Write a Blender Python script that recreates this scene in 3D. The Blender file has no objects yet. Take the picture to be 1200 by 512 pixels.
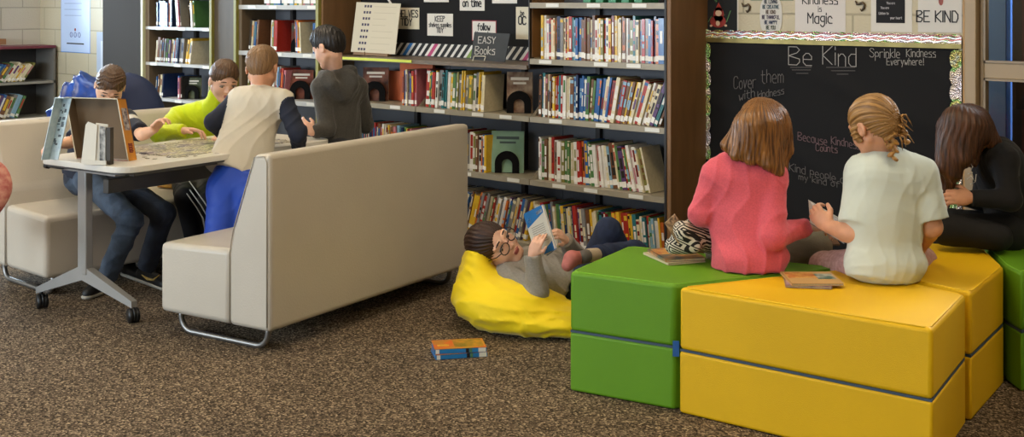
import bpy, bmesh, math, random
import numpy as np
from mathutils import Vector, Matrix
PI = math.pi
rnd = random.Random(7)
COL = bpy.context.scene.collection
F = 1400.0; CAMH = 1.47
CA, SA = .746, .666          # room axes: x along the bookcase wall, y into that wall

def cv(X, D, Z=0.0):
    """vector given as right / away from viewer / up -> room axes"""
    return np.array([CA*X - SA*D, SA*X + CA*D, Z])
def px(x, y, D):
    """room point seen at pixel x,y at distance D"""
    return cv((x-600)*D/F, D, CAMH - y*D/F)
def on_wall(x, y, t):
    q = (x-600)/F
    s = t*(CA*q-SA)/(CA+SA*q)
    D = -SA*s + CA*t
    return np.array([s, t, CAMH - y*D/F])
def on_plane(x, y, z):
    D = F*(CAMH-z)/y
    return px(x, y, D)
def nrm(v):
    v = np.array(v, float); return v/np.linalg.norm(v)

# ---------------------------------------------------------------- tagging
def tag(o, label=None, cat=None, group=None, kind=None):
    if label: o['label'] = label
    if cat: o['category'] = cat
    if group: o['group'] = group
    if kind: o['kind'] = kind
    return o
def empty(name, loc=(0, 0, 0), rz=0, label=None, cat=None, group=None):
    o = bpy.data.objects.new(name, None); COL.objects.link(o)
    o.location = Vector([float(c) for c in loc]); o.rotation_euler = (0, 0, rz); o.empty_display_size = .1
    return tag(o, label, cat, group)
def link_mesh(name, me, mats, parent=None, loc=None):
    o = bpy.data.objects.new(name, me); COL.objects.link(o)
    if not isinstance(mats, (list, tuple)): mats = [mats]
    if len(me.materials) == 0:
        for m in mats: me.materials.append(m)
    if parent is not None: o.parent = parent
    if loc is not None: o.location = Vector([float(c) for c in loc])
    return o

# ---------------------------------------------------------------- materials
def lin(c):
    if isinstance(c, str):
        c = c.lstrip('#'); c = [int(c[i:i+2], 16)/255 for i in (0, 2, 4)]
        c = [x/12.92 if x <= .04045 else ((x+.055)/1.055)**2.4 for x in c]
    return (c[0], c[1], c[2], 1)
MC = {}
def M(name, col, rough=.6, metal=0, noise=None, bump=None, sheen=0, spec=.5, stretch=None, coord='Object', emit=None, col2=None, sss=0, coat=0):
    if name in MC: return MC[name]
    m = bpy.data.materials.new(name); m.use_nodes = True
    nt = m.node_tree; n = nt.nodes; L = nt.links; b = n['Principled BSDF']
    c = lin(col)
    b.inputs['Base Color'].default_value = c
    b.inputs['Roughness'].default_value = rough
    b.inputs['Metallic'].default_value = metal
    b.inputs['Specular IOR Level'].default_value = spec
    if sheen: b.inputs['Sheen Weight'].default_value = sheen; b.inputs['Sheen Roughness'].default_value = .4
    if coat: b.inputs['Coat Weight'].default_value = coat; b.inputs['Coat Roughness'].default_value = .15
    if sss:
        b.inputs['Subsurface Weight'].default_value = sss
        b.inputs['Subsurface Radius'].default_value = (.012, .005, .003); b.inputs['Subsurface Scale'].default_value = 1
    if emit:
        b.inputs['Emission Color'].default_value = lin(emit[0]); b.inputs['Emission Strength'].default_value = emit[1]
    if noise or bump:
        tc = n.new('ShaderNodeTexCoord'); mp = n.new('ShaderNodeMapping')
        L.new(tc.outputs[coord], mp.inputs['Vector'])
        if stretch: mp.inputs['Scale'].default_value = stretch
    if noise:
        t = n.new('ShaderNodeTexNoise'); t.inputs['Scale'].default_value = noise[0]; t.inputs['Detail'].default_value = 4
        L.new(mp.outputs[0], t.inputs['Vector'])
        mx = n.new('ShaderNodeMix'); mx.data_type = 'RGBA'
        a = noise[1]
        d = lin(col2) if col2 else tuple(x*(1-a) for x in c[:3])+(1,)
        l = c if col2 else tuple(min(1, x*(1+a)) for x in c[:3])+(1,)
        mx.inputs[6].default_value = d; mx.inputs[7].default_value = l
        r = n.new('ShaderNodeMapRange'); r.inputs[1].default_value = .35; r.inputs[2].default_value = .65
        L.new(t.outputs[0], r.inputs[0]); L.new(r.outputs[0], mx.inputs[0]); L.new(mx.outputs[2], b.inputs['Base Color'])
    if bump:
        t = n.new('ShaderNodeTexNoise'); t.inputs['Scale'].default_value = bump[0]; t.inputs['Detail'].default_value = 3
        L.new(mp.outputs[0], t.inputs['Vector'])
        bp = n.new('ShaderNodeBump'); bp.inputs['Strength'].default_value = bump[1]; bp.inputs['Distance'].default_value = .01
        L.new(t.outputs[0], bp.inputs['Height']); L.new(bp.outputs[0], b.inputs['Normal'])
    MC[name] = m
    return m

# ---------------------------------------------------------------- plain mesh builder
class MB:
    def __init__(s): s.v = []; s.f = []; s.m = []; s.sm = []
    def add(s, vs, fs, mi=0, smooth=False):
        b = len(s.v); s.v += [tuple(float(c) for c in v) for v in vs]
        s.f += [tuple(i+b for i in f) for f in fs]; s.m += [mi]*len(fs); s.sm += [smooth]*len(fs)
        return s
    def quad(s, a, b, c, d, mi=0): return s.add([a, b, c, d], [(0, 1, 2, 3)], mi)
    def box(s, lo, hi, mi=0):
        x0, y0, z0 = lo; x1, y1, z1 = hi
        return s.add([(x0,y0,z0),(x1,y0,z0),(x1,y1,z0),(x0,y1,z0),(x0,y0,z1),(x1,y0,z1),(x1,y1,z1),(x0,y1,z1)],
              [(3,2,1,0),(4,5,6,7),(0,1,5,4),(1,2,6,5),(2,3,7,6),(3,0,4,7)], mi)
    def obox(s, o, ax, ay, az, mi=0):
        """oriented box from corner o with edge vectors"""
        o, ax, ay, az = [np.array(q, float) for q in (o, ax, ay, az)]
        vs = [o, o+ax, o+ax+ay, o+ay, o+az, o+ax+az, o+ax+ay+az, o+ay+az]
        fs = [(3,2,1,0),(4,5,6,7),(0,1,5,4),(1,2,6,5),(2,3,7,6),(3,0,4,7)]
        if np.dot(np.cross(ax, ay), az) < 0: fs = [f[::-1] for f in fs]
        return s.add(vs, fs, mi)
    def prism(s, poly, o, ax, ay, az, mi=0):
        """polygon in the plane (ax,ay) extruded along az"""
        o, ax, ay, az = [np.array(q, float) for q in (o, ax, ay, az)]
        n = len(poly)
        lo = [o+ax*p[0]+ay*p[1] for p in poly]; hi = [q+az for q in lo]
        fs = [tuple(range(n))[::-1], tuple(range(n, 2*n))]+[(i, (i+1) % n, (i+1) % n+n, i+n) for i in range(n)]
        return s.add(lo+hi, fs, mi)
    def tube(s, pts, r, seg=8, mi=0, cap=True):
        pts = [np.array(p, float) for p in pts]; n = len(pts)
        rs = r if isinstance(r, (list, tuple)) else [r]*n
        vs = []; u = None
        for i, p in enumerate(pts):
            t = nrm(pts[min(i+1, n-1)]-pts[max(i-1, 0)])
            if u is None:
                u = np.cross(t, (0, 0, 1))
                if np.linalg.norm(u) < .1: u = np.cross(t, (1, 0, 0))
            u = nrm(u-t*np.dot(u, t)); w = np.cross(t, u)
            for k in range(seg):
                a = 2*PI*k/seg; vs.append(p+rs[i]*(math.cos(a)*u+math.sin(a)*w))
        fs = []
        for i in range(n-1):
            for k in range(seg):
                a = i*seg+k; b = i*seg+(k+1) % seg
                fs.append((a, b, b+seg, a+seg))
        if cap: fs += [tuple(range(seg))[::-1], tuple(range((n-1)*seg, n*seg))]
        return s.add(vs, fs, mi, True)
    def mesh(s, name, bevel=0, origin=None):
        me = bpy.data.meshes.new(name)
        vs = s.v
        if origin is not None: vs = [(a-origin[0], b-origin[1], c-origin[2]) for a, b, c in vs]
        me.from_pydata(vs, [], s.f); me.polygons.foreach_set('material_index', s.m); me.polygons.foreach_set('use_smooth', s.sm)
        if bevel:
            bm = bmesh.new(); bm.from_mesh(me)
            bmesh.ops.recalc_face_normals(bm, faces=bm.faces)
            r = bmesh.ops.bevel(bm, geom=bm.edges[:], offset=bevel, segments=3, profile=.5, affect='EDGES', clamp_overlap=True)
            for f in r['faces']: f.smooth = True
            bm.to_mesh(me); bm.free()
        me.update(); return me
    def build(s, name, mats, parent=None, bevel=0, origin=None):
        o = link_mesh(name, s.mesh(name, bevel, origin), mats, parent)
        if origin is not None and parent is None: o.location = Vector([float(c) for c in origin])
        return o

# ---------------------------------------------------------------- implicit surfaces (continuous bodies, cloth, hair)
class Body:
    def __init__(s, h=.005): s.h = h; s.ops = []; s.lo = np.full(3, 1e9); s.hi = np.full(3, -1e9)
    def _b(s, lo, hi):
        s.lo = np.minimum(s.lo, lo); s.hi = np.maximum(s.hi, hi)
    def cone(s, a, b, ra, rb=None, k=.02, mat=0, sq=None, flat=False, sub=False):
        a = np.array(a, float); b = np.array(b, float); rb = ra if rb is None else rb
        R = max(ra, rb)
        lo = np.minimum(a, b)-R; hi = np.maximum(a, b)+R
        if sq is not None and sq[1] > 1:
            e = np.abs(sq[0])*R*(sq[1]-1); lo = lo-e; hi = hi+e
        if not sub: s._b(lo, hi)
        def fn(P):
            q = P-a; ab = b-a
            if sq is not None:
                ax = nrm(sq[0]); g = 1/sq[1]-1
                q = q+np.outer(q@ax, ax)*g if q.ndim == 2 else q
                ab = ab+ax*np.dot(ab, ax)*g
            t = np.clip(q@ab/max(np.dot(ab, ab), 1e-9), 0, 1)
            d = np.sqrt(((q-t[:, None]*ab)**2).sum(1))-(ra+(rb-ra)*t)
            if flat:
                n = nrm(b-a); d = np.maximum(d, (P-b)@n)
            return d
        s.ops.append((fn, lo, hi, k, mat, sub)); return s
    def chain(s, pts, rs, **kw):
        for i in range(len(pts)-1): s.cone(pts[i], pts[i+1], rs[i], rs[i+1], **kw)
        return s
    def ell(s, c, r, R=None, k=.02, mat=0, sub=False):
        c = np.array(c, float); r = np.array(r, float)
        R = np.eye(3) if R is None else np.array(R)       # rows = local axes
        e = np.sqrt(((R*r[:, None])**2).sum(0)); lo = c-e; hi = c+e
        if not sub: s._b(lo, hi)
        def fn(P):
            q = (P-c)@R.T
            k0 = np.sqrt(((q/r)**2).sum(1)); k1 = np.sqrt(((q/(r*r))**2).sum(1))
            return k0*(k0-1)/np.maximum(k1, 1e-6)
        s.ops.append((fn, lo, hi, k, mat, sub)); return s
    def half(s, p, n, k=.0):
        """keep the side opposite to n"""
        p = np.array(p, float); n = nrm(n)
        s.ops.append((lambda P: (P-p)@n, None, None, k, None, 'cut')); return s
    def disp(s, fn): s.ops.append((fn, None, None, 0, None, 'disp')); return s
    def data(s, smooth=1):
        h = s.h; lo = s.lo-4*h-.012; n = np.ceil((s.hi+4*h+.012-lo)/h).astype(int)+1
        f = np.full(tuple(n), 1.0, np.float32); m = np.zeros(tuple(n), np.uint8)
        ax = [lo[i]+h*np.arange(n[i]) for i in range(3)]
        for fn, a, b, k, mat, mode in s.ops:
            if mode == 'disp' or mode == 'cut':
                idx = np.nonzero((f < .03+2*h) & (f > -.5 if mode == 'cut' else np.abs(f) < .03+2*h))
                P = np.stack([ax[i][idx[i]] for i in range(3)], 1)
                if mode == 'disp': f[idx] += fn(P).astype(np.float32)
                else: f[idx] = np.maximum(f[idx], fn(P).astype(np.float32))
                continue
            pad = k+3*h+.004
            i0 = np.maximum(np.floor((a-pad-lo)/h).astype(int), 0); i1 = np.minimum(np.ceil((b+pad-lo)/h).astype(int)+1, n)
            if (i1 <= i0).any(): continue
            sl = tuple(slice(i0[i], i1[i]) for i in range(3))
            g = np.meshgrid(*[ax[i][sl[i]] for i in range(3)], indexing='ij')
            P = np.stack([q.ravel() for q in g], 1)
            d = fn(P).reshape(g[0].shape).astype(np.float32)
            o = f[sl]
            if mode is True:
                d = -d
                if k > 0:
                    t = np.clip(.5-.5*(o-d)/k, 0, 1); f[sl] = o*(1-t)+d*t+k*t*(1-t)
                else: f[sl] = np.maximum(o, d)
                if mat: m[sl] = np.where(d > o-.001, mat, m[sl])
            else:
                m[sl] = np.where(d < o, mat, m[sl])
                if k > 0:
                    t = np.clip(.5+.5*(o-d)/k, 0, 1); f[sl] = o*(1-t)+d*t-k*t*(1-t)
                else: f[sl] = np.minimum(o, d)
        # surface nets
        sg = f < 0
        def c(A, i, j, l): return A[i:A.shape[0]-1+i, j:A.shape[1]-1+j, l:A.shape[2]-1+l]
        cnt = np.zeros([x-1 for x in f.shape], np.uint8)
        for i in (0, 1):
            for j in (0, 1):
                for l in (0, 1): cnt += c(sg, i, j, l)
        act = (cnt > 0) & (cnt < 8); ii = np.nonzero(act); N = len(ii[0])
        idx = np.full(act.shape, -1, np.int64); idx[ii] = np.arange(N)
        pos = np.zeros((N, 3)); w = np.zeros(N)
        cs = [(i, j, l) for i in (0, 1) for j in (0, 1) for l in (0, 1)]
        for a in cs:
            for d in range(3):
                if a[d]: continue
                b = list(a); b[d] = 1
                fa = f[ii[0]+a[0], ii[1]+a[1], ii[2]+a[2]]; fb = f[ii[0]+b[0], ii[1]+b[1], ii[2]+b[2]]
                cr = (fa < 0) != (fb < 0)
                t = np.where(cr, fa/np.where(cr, fa-fb, 1), 0)
                e = np.array(a, float)[None, :].repeat(N, 0); e[:, d] += t
                pos += e*cr[:, None]; w += cr
        pos = pos/w[:, None]+np.stack(ii, 1)
        V = pos*h+lo; mv = m[ii]
        Q = []
        for d in range(3):
            o1, o2 = (d+1) % 3, (d+2) % 3
            A = np.moveaxis(sg, [d, o1, o2], [0, 1, 2]); I = np.moveaxis(idx, [d, o1, o2], [0, 1, 2])
            a0 = A[:-1, 1:-1, 1:-1]; a1 = A[1:, 1:-1, 1:-1]
            x = np.nonzero(a0 != a1); flip = ~a0[x]
            x0, x1, x2 = x
            q = np.stack([I[x0, x1, x2], I[x0, x1+1, x2], I[x0, x1+1, x2+1], I[x0, x1, x2+1]], 1)
            q[flip] = q[flip][:, ::-1]; Q.append(q)
        Q = np.concatenate(Q)
        for _ in range(smooth):
            acc = np.zeros_like(V); dg = np.zeros(N)
            for k in range(4):
                a, b = Q[:, k], Q[:, (k+1) % 4]
                for e in range(3):
                    acc[:, e] += np.bincount(a, V[b, e], N)+np.bincount(b, V[a, e], N)
                dg += np.bincount(a, minlength=N)+np.bincount(b, minlength=N)
            V = .5*V+.5*acc/np.maximum(dg, 1)[:, None]
        return V, Q, mv
    def build(s, name, mats, parent, origin, smooth=1, extra=None):
        V, Q, mv = s.data(smooth)
        fm = np.median(mv[Q], axis=1).astype(np.int32)
        V = V-np.array(origin)
        me = bpy.data.meshes.new(name)
        nv, nf = len(V), len(Q)
        ev, ef, em = ([], [], [])
        if extra is not None:
            ev = [tuple(np.array(v)-np.array(origin)) for v in extra.v]; ef = [tuple(i+nv for i in f) for f in extra.f]; em = extra.m
        me.from_pydata(V.tolist()+ev, [], Q.tolist()+ef)
        me.polygons.foreach_set('material_index', fm.tolist()+em)
        me.polygons.foreach_set('use_smooth', [True]*(nf+len(ef)))
        me.update()
        o = link_mesh(name, me, mats, parent)
        if parent is None: o.location = Vector([float(c) for c in origin])
        return o
def folds(seed, amp, fr=60, main=None, ratio=.35):
    r = np.random.RandomState(seed)
    A = [nrm(r.randn(3)) for _ in range(6)]
    if main is not None: A[0] = nrm(nrm(main)+.10*r.randn(3)); A[3] = nrm(nrm(main)+.16*r.randn(3))
    ph = r.rand(6)*6
    def fn(P):
        w = np.sin(P@A[0]*fr+1.6*np.sin(P@A[1]*fr*.4+ph[0])+1.1*np.sin(P@A[2]*fr*.55+ph[1]))
        u = np.sin(P@A[3]*fr*1.7+1.5*np.sin(P@A[4]*fr*.5+ph[2])+1.0*np.sin(P@A[5]*fr*.8+ph[3]))
        env = .5+.5*np.sin(P@A[1]*fr*.18+ph[4])*np.sin(P@A[5]*fr*.2+ph[5])
        return -amp*((1-np.abs(w))**2*env+ratio*(1-np.abs(u))**2*(1-env)-.25)
    return fn

# ---------------------------------------------------------------- stroke lettering
GL = {'A':'022842 1434','B':'020838473605 0544433202','C':'4738180703123243','D':'02082846443202','E':'48080242 0535','F':'480802 0535','G':'47381807031232434525',
'H':'0802 4842 0545','I':'0802','K':'0802 480542','L':'080242','M':'0208254842','N':'02084248','O':'180703123243473818','P':'020838473605','R':'02083847360542',
'S':'4738180716354443321203','T':'0848 2822','U':'080312324348','V':'082248','W':'0812253248','X':'0842 4802','Y':'082548 2522','J':'383312 1203',
'a':'361605031232 3632','b':'0802 0516263533221203','c':'35261605031232','d':'3832 361605031232','e':'04343526160503121232','f':'38281712 0636','g':'361605041333 3631201001',
'h':'0802 0516263532','i':'0602 0708','k':'0802 360432','l':'0802','m':'0602 05162522 25364542','n':'0602 0516263532','o':'160503122233352616','p':'0600 05162635331303',
'r':'0602 05162636','s':'36160534321202','t':'18132232 0636','u':'0603122233 3632','v':'061236','w':'0612243246','y':'0613 3610','!':'1814 1312','#':'1713 2823 0535 0434','&':'321517281402123 4',
'1':'172822 1232','0':'180703123233371 8','.':'1213',"'":'1817'}
def lettering(mb, text, o, ax, ay, n, height, sw, mi=0, jit=0, off=.0015, squeeze=1):
    """handwritten strokes as thin raised ribbons; o = baseline start"""
    o, ax, ay, n = [np.array(q, float) for q in (o, ax, ay, n)]
    u = height/6.0; cur = 0.0
    for ch in text:
        if ch == ' ': cur += 3*u*squeeze; continue
        g = GL.get(ch)
        if not g: cur += 3*u; continue
        jy = rnd.uniform(-jit, jit)*height
        mxw = 0
        for st in g.split(' '):
            pts = []
            if len(st) % 2: st = st[:-1]
            for i in range(0, len(st), 2):
                gx, gy = int(st[i]), int(st[i+1])-2; mxw = max(mxw, gx)
                pts.append(o+ax*(cur+gx*u*squeeze)+ay*(gy*u+jy)+n*off)
            for a, b in zip(pts[:-1], pts[1:]):
                d = b-a; l = np.linalg.norm(d)
                if l < 1e-6: continue
                d = d/l; p = np.cross(n, d)*sw/2; e = d*sw*.4
                A, B, C, D_ = a-e-p, b+e-p, b+e+p, a-e+p
                mb.obox(A-n*off*.5, (b-a)+2*e, 2*p, n*off*.5, mi)
        cur += (mxw+1.3)*u*squeeze
    return cur
def text_width(text, height, squeeze=1):
    u = height/6; c = 0
    for ch in text:
        if ch == ' ' or ch not in GL: c += 3*u*squeeze
        else: c += (max(int(st[i]) for st in GL[ch].split(' ') for i in range(0, len(st)-len(st) % 2, 2))+1.3)*u*squeeze
    return c-1.3*u*squeeze
# ================================================================ SETTING
TW = 5.37            # wall behind the bookcases
TF = 5.031           # front plane of the bookcases
XL = -10.68; XR = 3.2; YF = -3.6; ZC = 2.9
def carpet_mat():
    m = bpy.data.materials.new('carpet'); m.use_nodes = True
    n = m.node_tree.nodes; L = m.node_tree.links; b = n['Principled BSDF']
    tc = n.new('ShaderNodeTexCoord')
    v = n.new('ShaderNodeTexVoronoi'); v.inputs['Scale'].default_value = 150; L.new(tc.outputs['Object'], v.inputs['Vector'])
    sx = n.new('ShaderNodeSeparateColor'); L.new(v.outputs['Color'], sx.inputs[0])
    r = n.new('ShaderNodeValToRGB'); e = r.color_ramp.elements
    e[0].position = 0; e[0].color = lin('#30271e'); e[1].position = 1; e[1].color = lin('#c8b292')
    for p, c in ((.3, '#544838'), (.55, '#736351'), (.8, '#8b7963')):
        q = e.new(p); q.color = lin(c)
    L.new(sx.outputs[0], r.inputs[0])
    t = n.new('ShaderNodeTexNoise'); t.inputs['Scale'].default_value = 2.2; L.new(tc.outputs['Object'], t.inputs['Vector'])
    mx = n.new('ShaderNodeMix'); mx.data_type = 'RGBA'; mx.blend_type = 'MULTIPLY'; mx.inputs[0].default_value = .35
    L.new(r.outputs[0], mx.inputs[6]); L.new(t.outputs[0], mx.inputs[7]); L.new(mx.outputs[2], b.inputs['Base Color'])
    b.inputs['Roughness'].default_value = .95; b.inputs['Specular IOR Level'].default_value = .15
    bp = n.new('ShaderNodeBump'); bp.inputs['Strength'].default_value = .9; bp.inputs['Distance'].default_value = .006
    L.new(v.outputs['Distance'], bp.inputs['Height']); L.new(bp.outputs[0], b.inputs['Normal'])
    return m
def block_wall(name, col, mcol, horiz):
    """painted concrete block: brick texture in wall coordinates"""
    m = bpy.data.materials.new(name); m.use_nodes = True
    n = m.node_tree.nodes; L = m.node_tree.links; b = n['Principled BSDF']
    tc = n.new('ShaderNodeTexCoord'); s = n.new('ShaderNodeSeparateXYZ'); c = n.new('ShaderNodeCombineXYZ')
    L.new(tc.outputs['Object'], s.inputs[0]); L.new(s.outputs[horiz], c.inputs[0]); L.new(s.outputs[2], c.inputs[1])
    k = n.new('ShaderNodeTexBrick'); k.inputs['Scale'].default_value = 1; k.inputs['Brick Width'].default_value = .4
    k.inputs['Row Height'].default_value = .2; k.inputs['Mortar Size'].default_value = .006; k.inputs['Mortar Smooth'].default_value = .3
    k.inputs['Color1'].default_value = lin(col); k.inputs['Color2'].default_value = lin(col); k.inputs['Mortar'].default_value = lin(mcol)
    L.new(c.outputs[0], k.inputs['Vector']); L.new(k.outputs[0], b.inputs['Base Color'])
    t = n.new('ShaderNodeTexNoise'); t.inputs['Scale'].default_value = 90; L.new(tc.outputs['Object'], t.inputs['Vector'])
    ad = n.new('ShaderNodeMath'); ad.operation = 'MULTIPLY_ADD'; ad.inputs[1].default_value = -1.2
    L.new(k.outputs['Fac'], ad.inputs[0]); L.new(t.outputs[0], ad.inputs[2])
    bp = n.new('ShaderNodeBump'); bp.inputs['Strength'].default_value = .5; bp.inputs['Distance'].default_value = .005
    L.new(ad.outputs[0], bp.inputs['Height']); L.new(bp.outputs[0], b.inputs['Normal'])
    b.inputs['Roughness'].default_value = .55
    return m
mcar = carpet_mat()
mwall = block_wall('painted_block', '#bdb296', '#9f967c', 0)
mwallx = block_wall('painted_block_side', '#c9c3b4', '#aaa496', 1)
mplain = M('painted_plaster', '#c4baa4', .8, bump=(60, .1))
mceil = M('ceiling_tile', '#d8d5cc', .9, noise=(80, .06))
def struct(name, mb, mats, **kw):
    o = mb.build(name, mats, **kw); o['kind'] = 'structure'; return o
struct('floor', MB().box((XL-.1, YF-.1, -.1), (XR+.1, 8.2, 0)), mcar)
struct('ceiling', MB().box((XL-.1, YF-.1, ZC), (XR+.1, 8.2, ZC+.1)), mceil)
DOOR0 = on_wall(1134, 40, TW)[0]        # left edge of the glazed door frame
struct('wall_back', MB().box((XL, TW, 0), (DOOR0, TW+.12, ZC)).box((DOOR0+1.1, TW, 0), (XR, TW+.12, ZC)).box((DOOR0, TW, 2.3), (DOOR0+1.1, TW+.12, ZC)), mwall)
# left wall with a window near the corner
struct('wall_left', MB().box((XL-.12, YF, 0), (XL, 3.2, ZC)).box((XL-.12, 4.95, 0), (XL, TW+.12, ZC)).box((XL-.12, 3.2, 0), (XL, 4.95, 1.12)).box((XL-.12, 3.2, 2.4), (XL, 4.95, ZC)), mwallx)
struct('wall_right', MB().box((XR, YF, 0), (XR+.12, 8.2, ZC)), mplain)
# wall behind the viewer, with a band of windows
WX = [(-10.3, -8.1), (-7.75, -5.45), (-4.55, -2.25)]
w = MB(); w.box((XL-.12, YF-.12, 0), (XR, YF, .9)); w.box((XL-.12, YF-.12, 2.4), (XR, YF, ZC))
xs = XL-.12
for a, b in WX: w.box((xs, YF-.12, .9), (a, YF, 2.4)); xs = b
w.box((xs, YF-.12, .9), (XR, YF, 2.4)); struct('wall_front', w, mplain)
mfr = M('window_frame_paint', '#d9d9d6', .4)
mglass = bpy.data.materials.new('clear_glass'); mglass.use_nodes = True
_n = mglass.node_tree.nodes; _L = mglass.node_tree.links; _n.remove(_n['Principled BSDF'])
_t = _n.new('ShaderNodeBsdfTransparent'); _t.inputs[0].default_value = (.93, .95, .96, 1)
_g = _n.new('ShaderNodeBsdfGlossy'); _g.inputs['Roughness'].default_value = .03
_f = _n.new('ShaderNodeFresnel'); _f.inputs[0].default_value = 1.5
_x = _n.new('ShaderNodeMixShader'); _L.new(_f.outputs[0], _x.inputs[0]); _L.new(_t.outputs[0], _x.inputs[1]); _L.new(_g.outputs[0], _x.inputs[2])
_L.new(_x.outputs[0], _n['Material Output'].inputs[0])
wi = 1
for a, b in WX:
    f = MB()
    for q in ((a, .9, a+.06, 2.4), (b-.06, .9, b, 2.4), (a, .9, b, .96), (a, 2.34, b, 2.4), ((a+b)/2-.03, .9, (a+b)/2+.03, 2.4)):
        f.box((q[0], YF-.09, q[1]), (q[2], YF-.03, q[3]))
    wf = struct('window_%d' % wi, f, mfr); wi += 1
    MB().box((a+.05, YF-.065, .95), (b-.05, YF-.06, 2.35)).build('pane', mglass, wf)
f = MB()
for q in ((3.2, 1.12, 3.28, 2.4), (4.85, 1.12, 4.95, 2.4), (3.2, 1.12, 4.95, 1.18), (3.2, 2.34, 4.95, 2.4)):
    f.box((XL-.09, q[0], q[1]), (XL+.03, q[2], q[3]))
wf = struct('window_4', f, mfr)
MB().box((XL-.05, 3.25, 1.15), (XL-.045, 4.9, 2.35)).build('pane', mglass, wf)
MB().box((XL, 3.15, 1.07), (XL+.1, 5.0, 1.12)).build('window_sill', M('oak_sill', '#9a6d45', .5), wf)
struct('baseboard_back', MB().box((XL, TW-.015, 0), (-8.34, TW, .1)).box((-3.44, TW-.015, 0), (DOOR0-.02, TW, .1)), M('rubber_base', '#3b352f', .5))
struct('baseboard_left', MB().box((XL, YF, 0), (XL+.015, 4.1, .1)), MC['rubber_base'])

# glazed door and its frame at the right end of the wall, corridor behind
mdoor = M('door_paint', '#a08a68', .45)
def wx(x): return on_wall(x, 40, TW)[0]
def wz(x, y): return on_wall(x, y, TW)[2]
fr = MB()
fr.box((DOOR0, TW-.04, 0), (wx(1147.5), TW+.12, 2.3)); fr.box((DOOR0, TW-.04, 2.2), (DOOR0+1.1, TW+.12, 2.3)); fr.box((DOOR0+1.04, TW-.04, 0), (DOOR0+1.1, TW+.12, 2.2))
dfr = struct('trim_1', fr, mdoor, bevel=.004)
xa, xb = wx(1147.5)+.003, DOOR0+1.035
g0, g1 = wx(1153), xb-.06
zr1, zr0 = wz(1160, 73.5), wz(1160, 92)
d = MB(); d.box((xa, TW, .02), (g0, TW+.045, 2.19)); d.box((g1, TW, .02), (xb, TW+.045, 2.19))
d.box((g0, TW, 2.05), (g1, TW+.045, 2.19)); d.box((g0, TW, zr0), (g1, TW+.045, zr1)); d.box((g0, TW, .02), (g1, TW+.045, .25))
door = struct('door_1', d, mdoor, bevel=.004)
MB().box((g0-.005, TW+.02, zr1-.005), (g1+.005, TW+.026, 2.055)).build('pane', mglass, door)
MB().box((g0-.005, TW+.02, .245), (g1+.005, TW+.026, zr0+.005)).build('pane', mglass, door)
bd = MB()
for z0, z1 in ((zr1, 2.05), (.25, zr0)):
    bd.box((g0, TW-.006, z0), (g0+.008, TW+.02, z1)); bd.box((g0, TW-.006, z0), (g1, TW+.02, z0+.01)); bd.box((g0, TW-.006, z1-.01), (g1, TW+.02, z1))
bd.build('glazing_bead', M('bead_paint', '#8d7a5c', .4), door)
struct('trim_2', MB().box((wx(1129.5), TW-.012, .1), (DOOR0-.001, TW, 1.9)), M('oak_strip', '#b58a4e', .5, noise=(8, .2), stretch=(8, 8, 1)))
# corridor: far wall, blue door panel, dark cupboard with a shelf arm
struct('wall_corridor', MB().box((-4.5, 8.0, 0), (XR, 8.1, ZC)).box((-4.6, TW+.12, 0), (-4.5, 8.1, ZC)), M('corridor_paint', '#6b5b48', .8))
def wt(x, y, t): return on_wall(x, y, t)
p0, p1 = wt(1151, 10, 6.3)[0], wt(1184, 10, 6.3)[0]
bp = MB().box((p0-.5, 6.3, .0), (p1, 6.34, 2.1)).build('room_divider', M('blue_felt', '#4a80d8', .7, noise=(3, .25), stretch=(1, 1, .2)), origin=(p0, 6.3, 0))
tag(bp, 'blue panel standing in the corridor behind the glazed door', 'room divider')
MB().box((p1-.12, 6.288, .0), (p1-.02, 6.3, 2.1)).build('edge_strip', M('pale_blue_edge', '#6f93c9', .5), None).parent = bp
for ch in bp.children: ch.location = (-p0, -6.3, 0)
c0 = wt(1186, 10, 6.05)[0]; c1 = wt(1199, 10, 6.05)[0]
cb = empty('cupboard', (c0, 6.05, 0), label='dark wooden cupboard seen through the glass at the far right', cat='cupboard')
MB().box((0, 0, .1), (.9, .3, 2.0)).build('carcass', M('dark_walnut', '#2a1a12', .5), cb, bevel=.004)
MB().box((c1-c0, -.02, .12), (.88, 0, 1.98)).build('door_leaf', M('red_walnut', '#4a1d14', .45), cb, bevel=.003)
z = 1.47-97*5.3/1400
MB().box((-.04, -.12, z-.02), (.35, -.02, z+.03)).box((.06, -.12, z-.16), (.1, -.02, z)).build('bracket_arm', M('dark_steel', '#1b1a1c', .35, metal=.7), cb)

# ceiling lights
mem = M('light_diffuser', '#ffffff', .5, emit=('#ffe9c8', 12.5))
mal = M('white_steel', '#d9d9d9', .4)
mpd = M('diffuser_rim', '#bfbfbf', .5)
for i, (x, y) in enumerate([(-8.5, 3.6), (-5.8, 3.6), (-3.1, 3.6), (-.4, 3.6), (-7.2, .9), (-4.5, .9), (-1.8, .9), (.9, .9)]):
    t = empty('ceiling_light', (x, y, ZC), label='recessed rectangular ceiling light panel above the reading area', cat='ceiling light', group='ceiling light panels')
    MB().box((-.62, -.32, -.03), (.62, -.3, 0)).box((-.62, .3, -.03), (.62, .32, 0)).box((-.62, -.3, -.03), (-.6, .3, 0)).box((.6, -.3, -.03), (.62, .3, 0)).build('frame', mal, t)
    MB().box((-.6, -.3, -.02), (.6, .3, -.012)).build('diffuser', mem, t)

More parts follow.
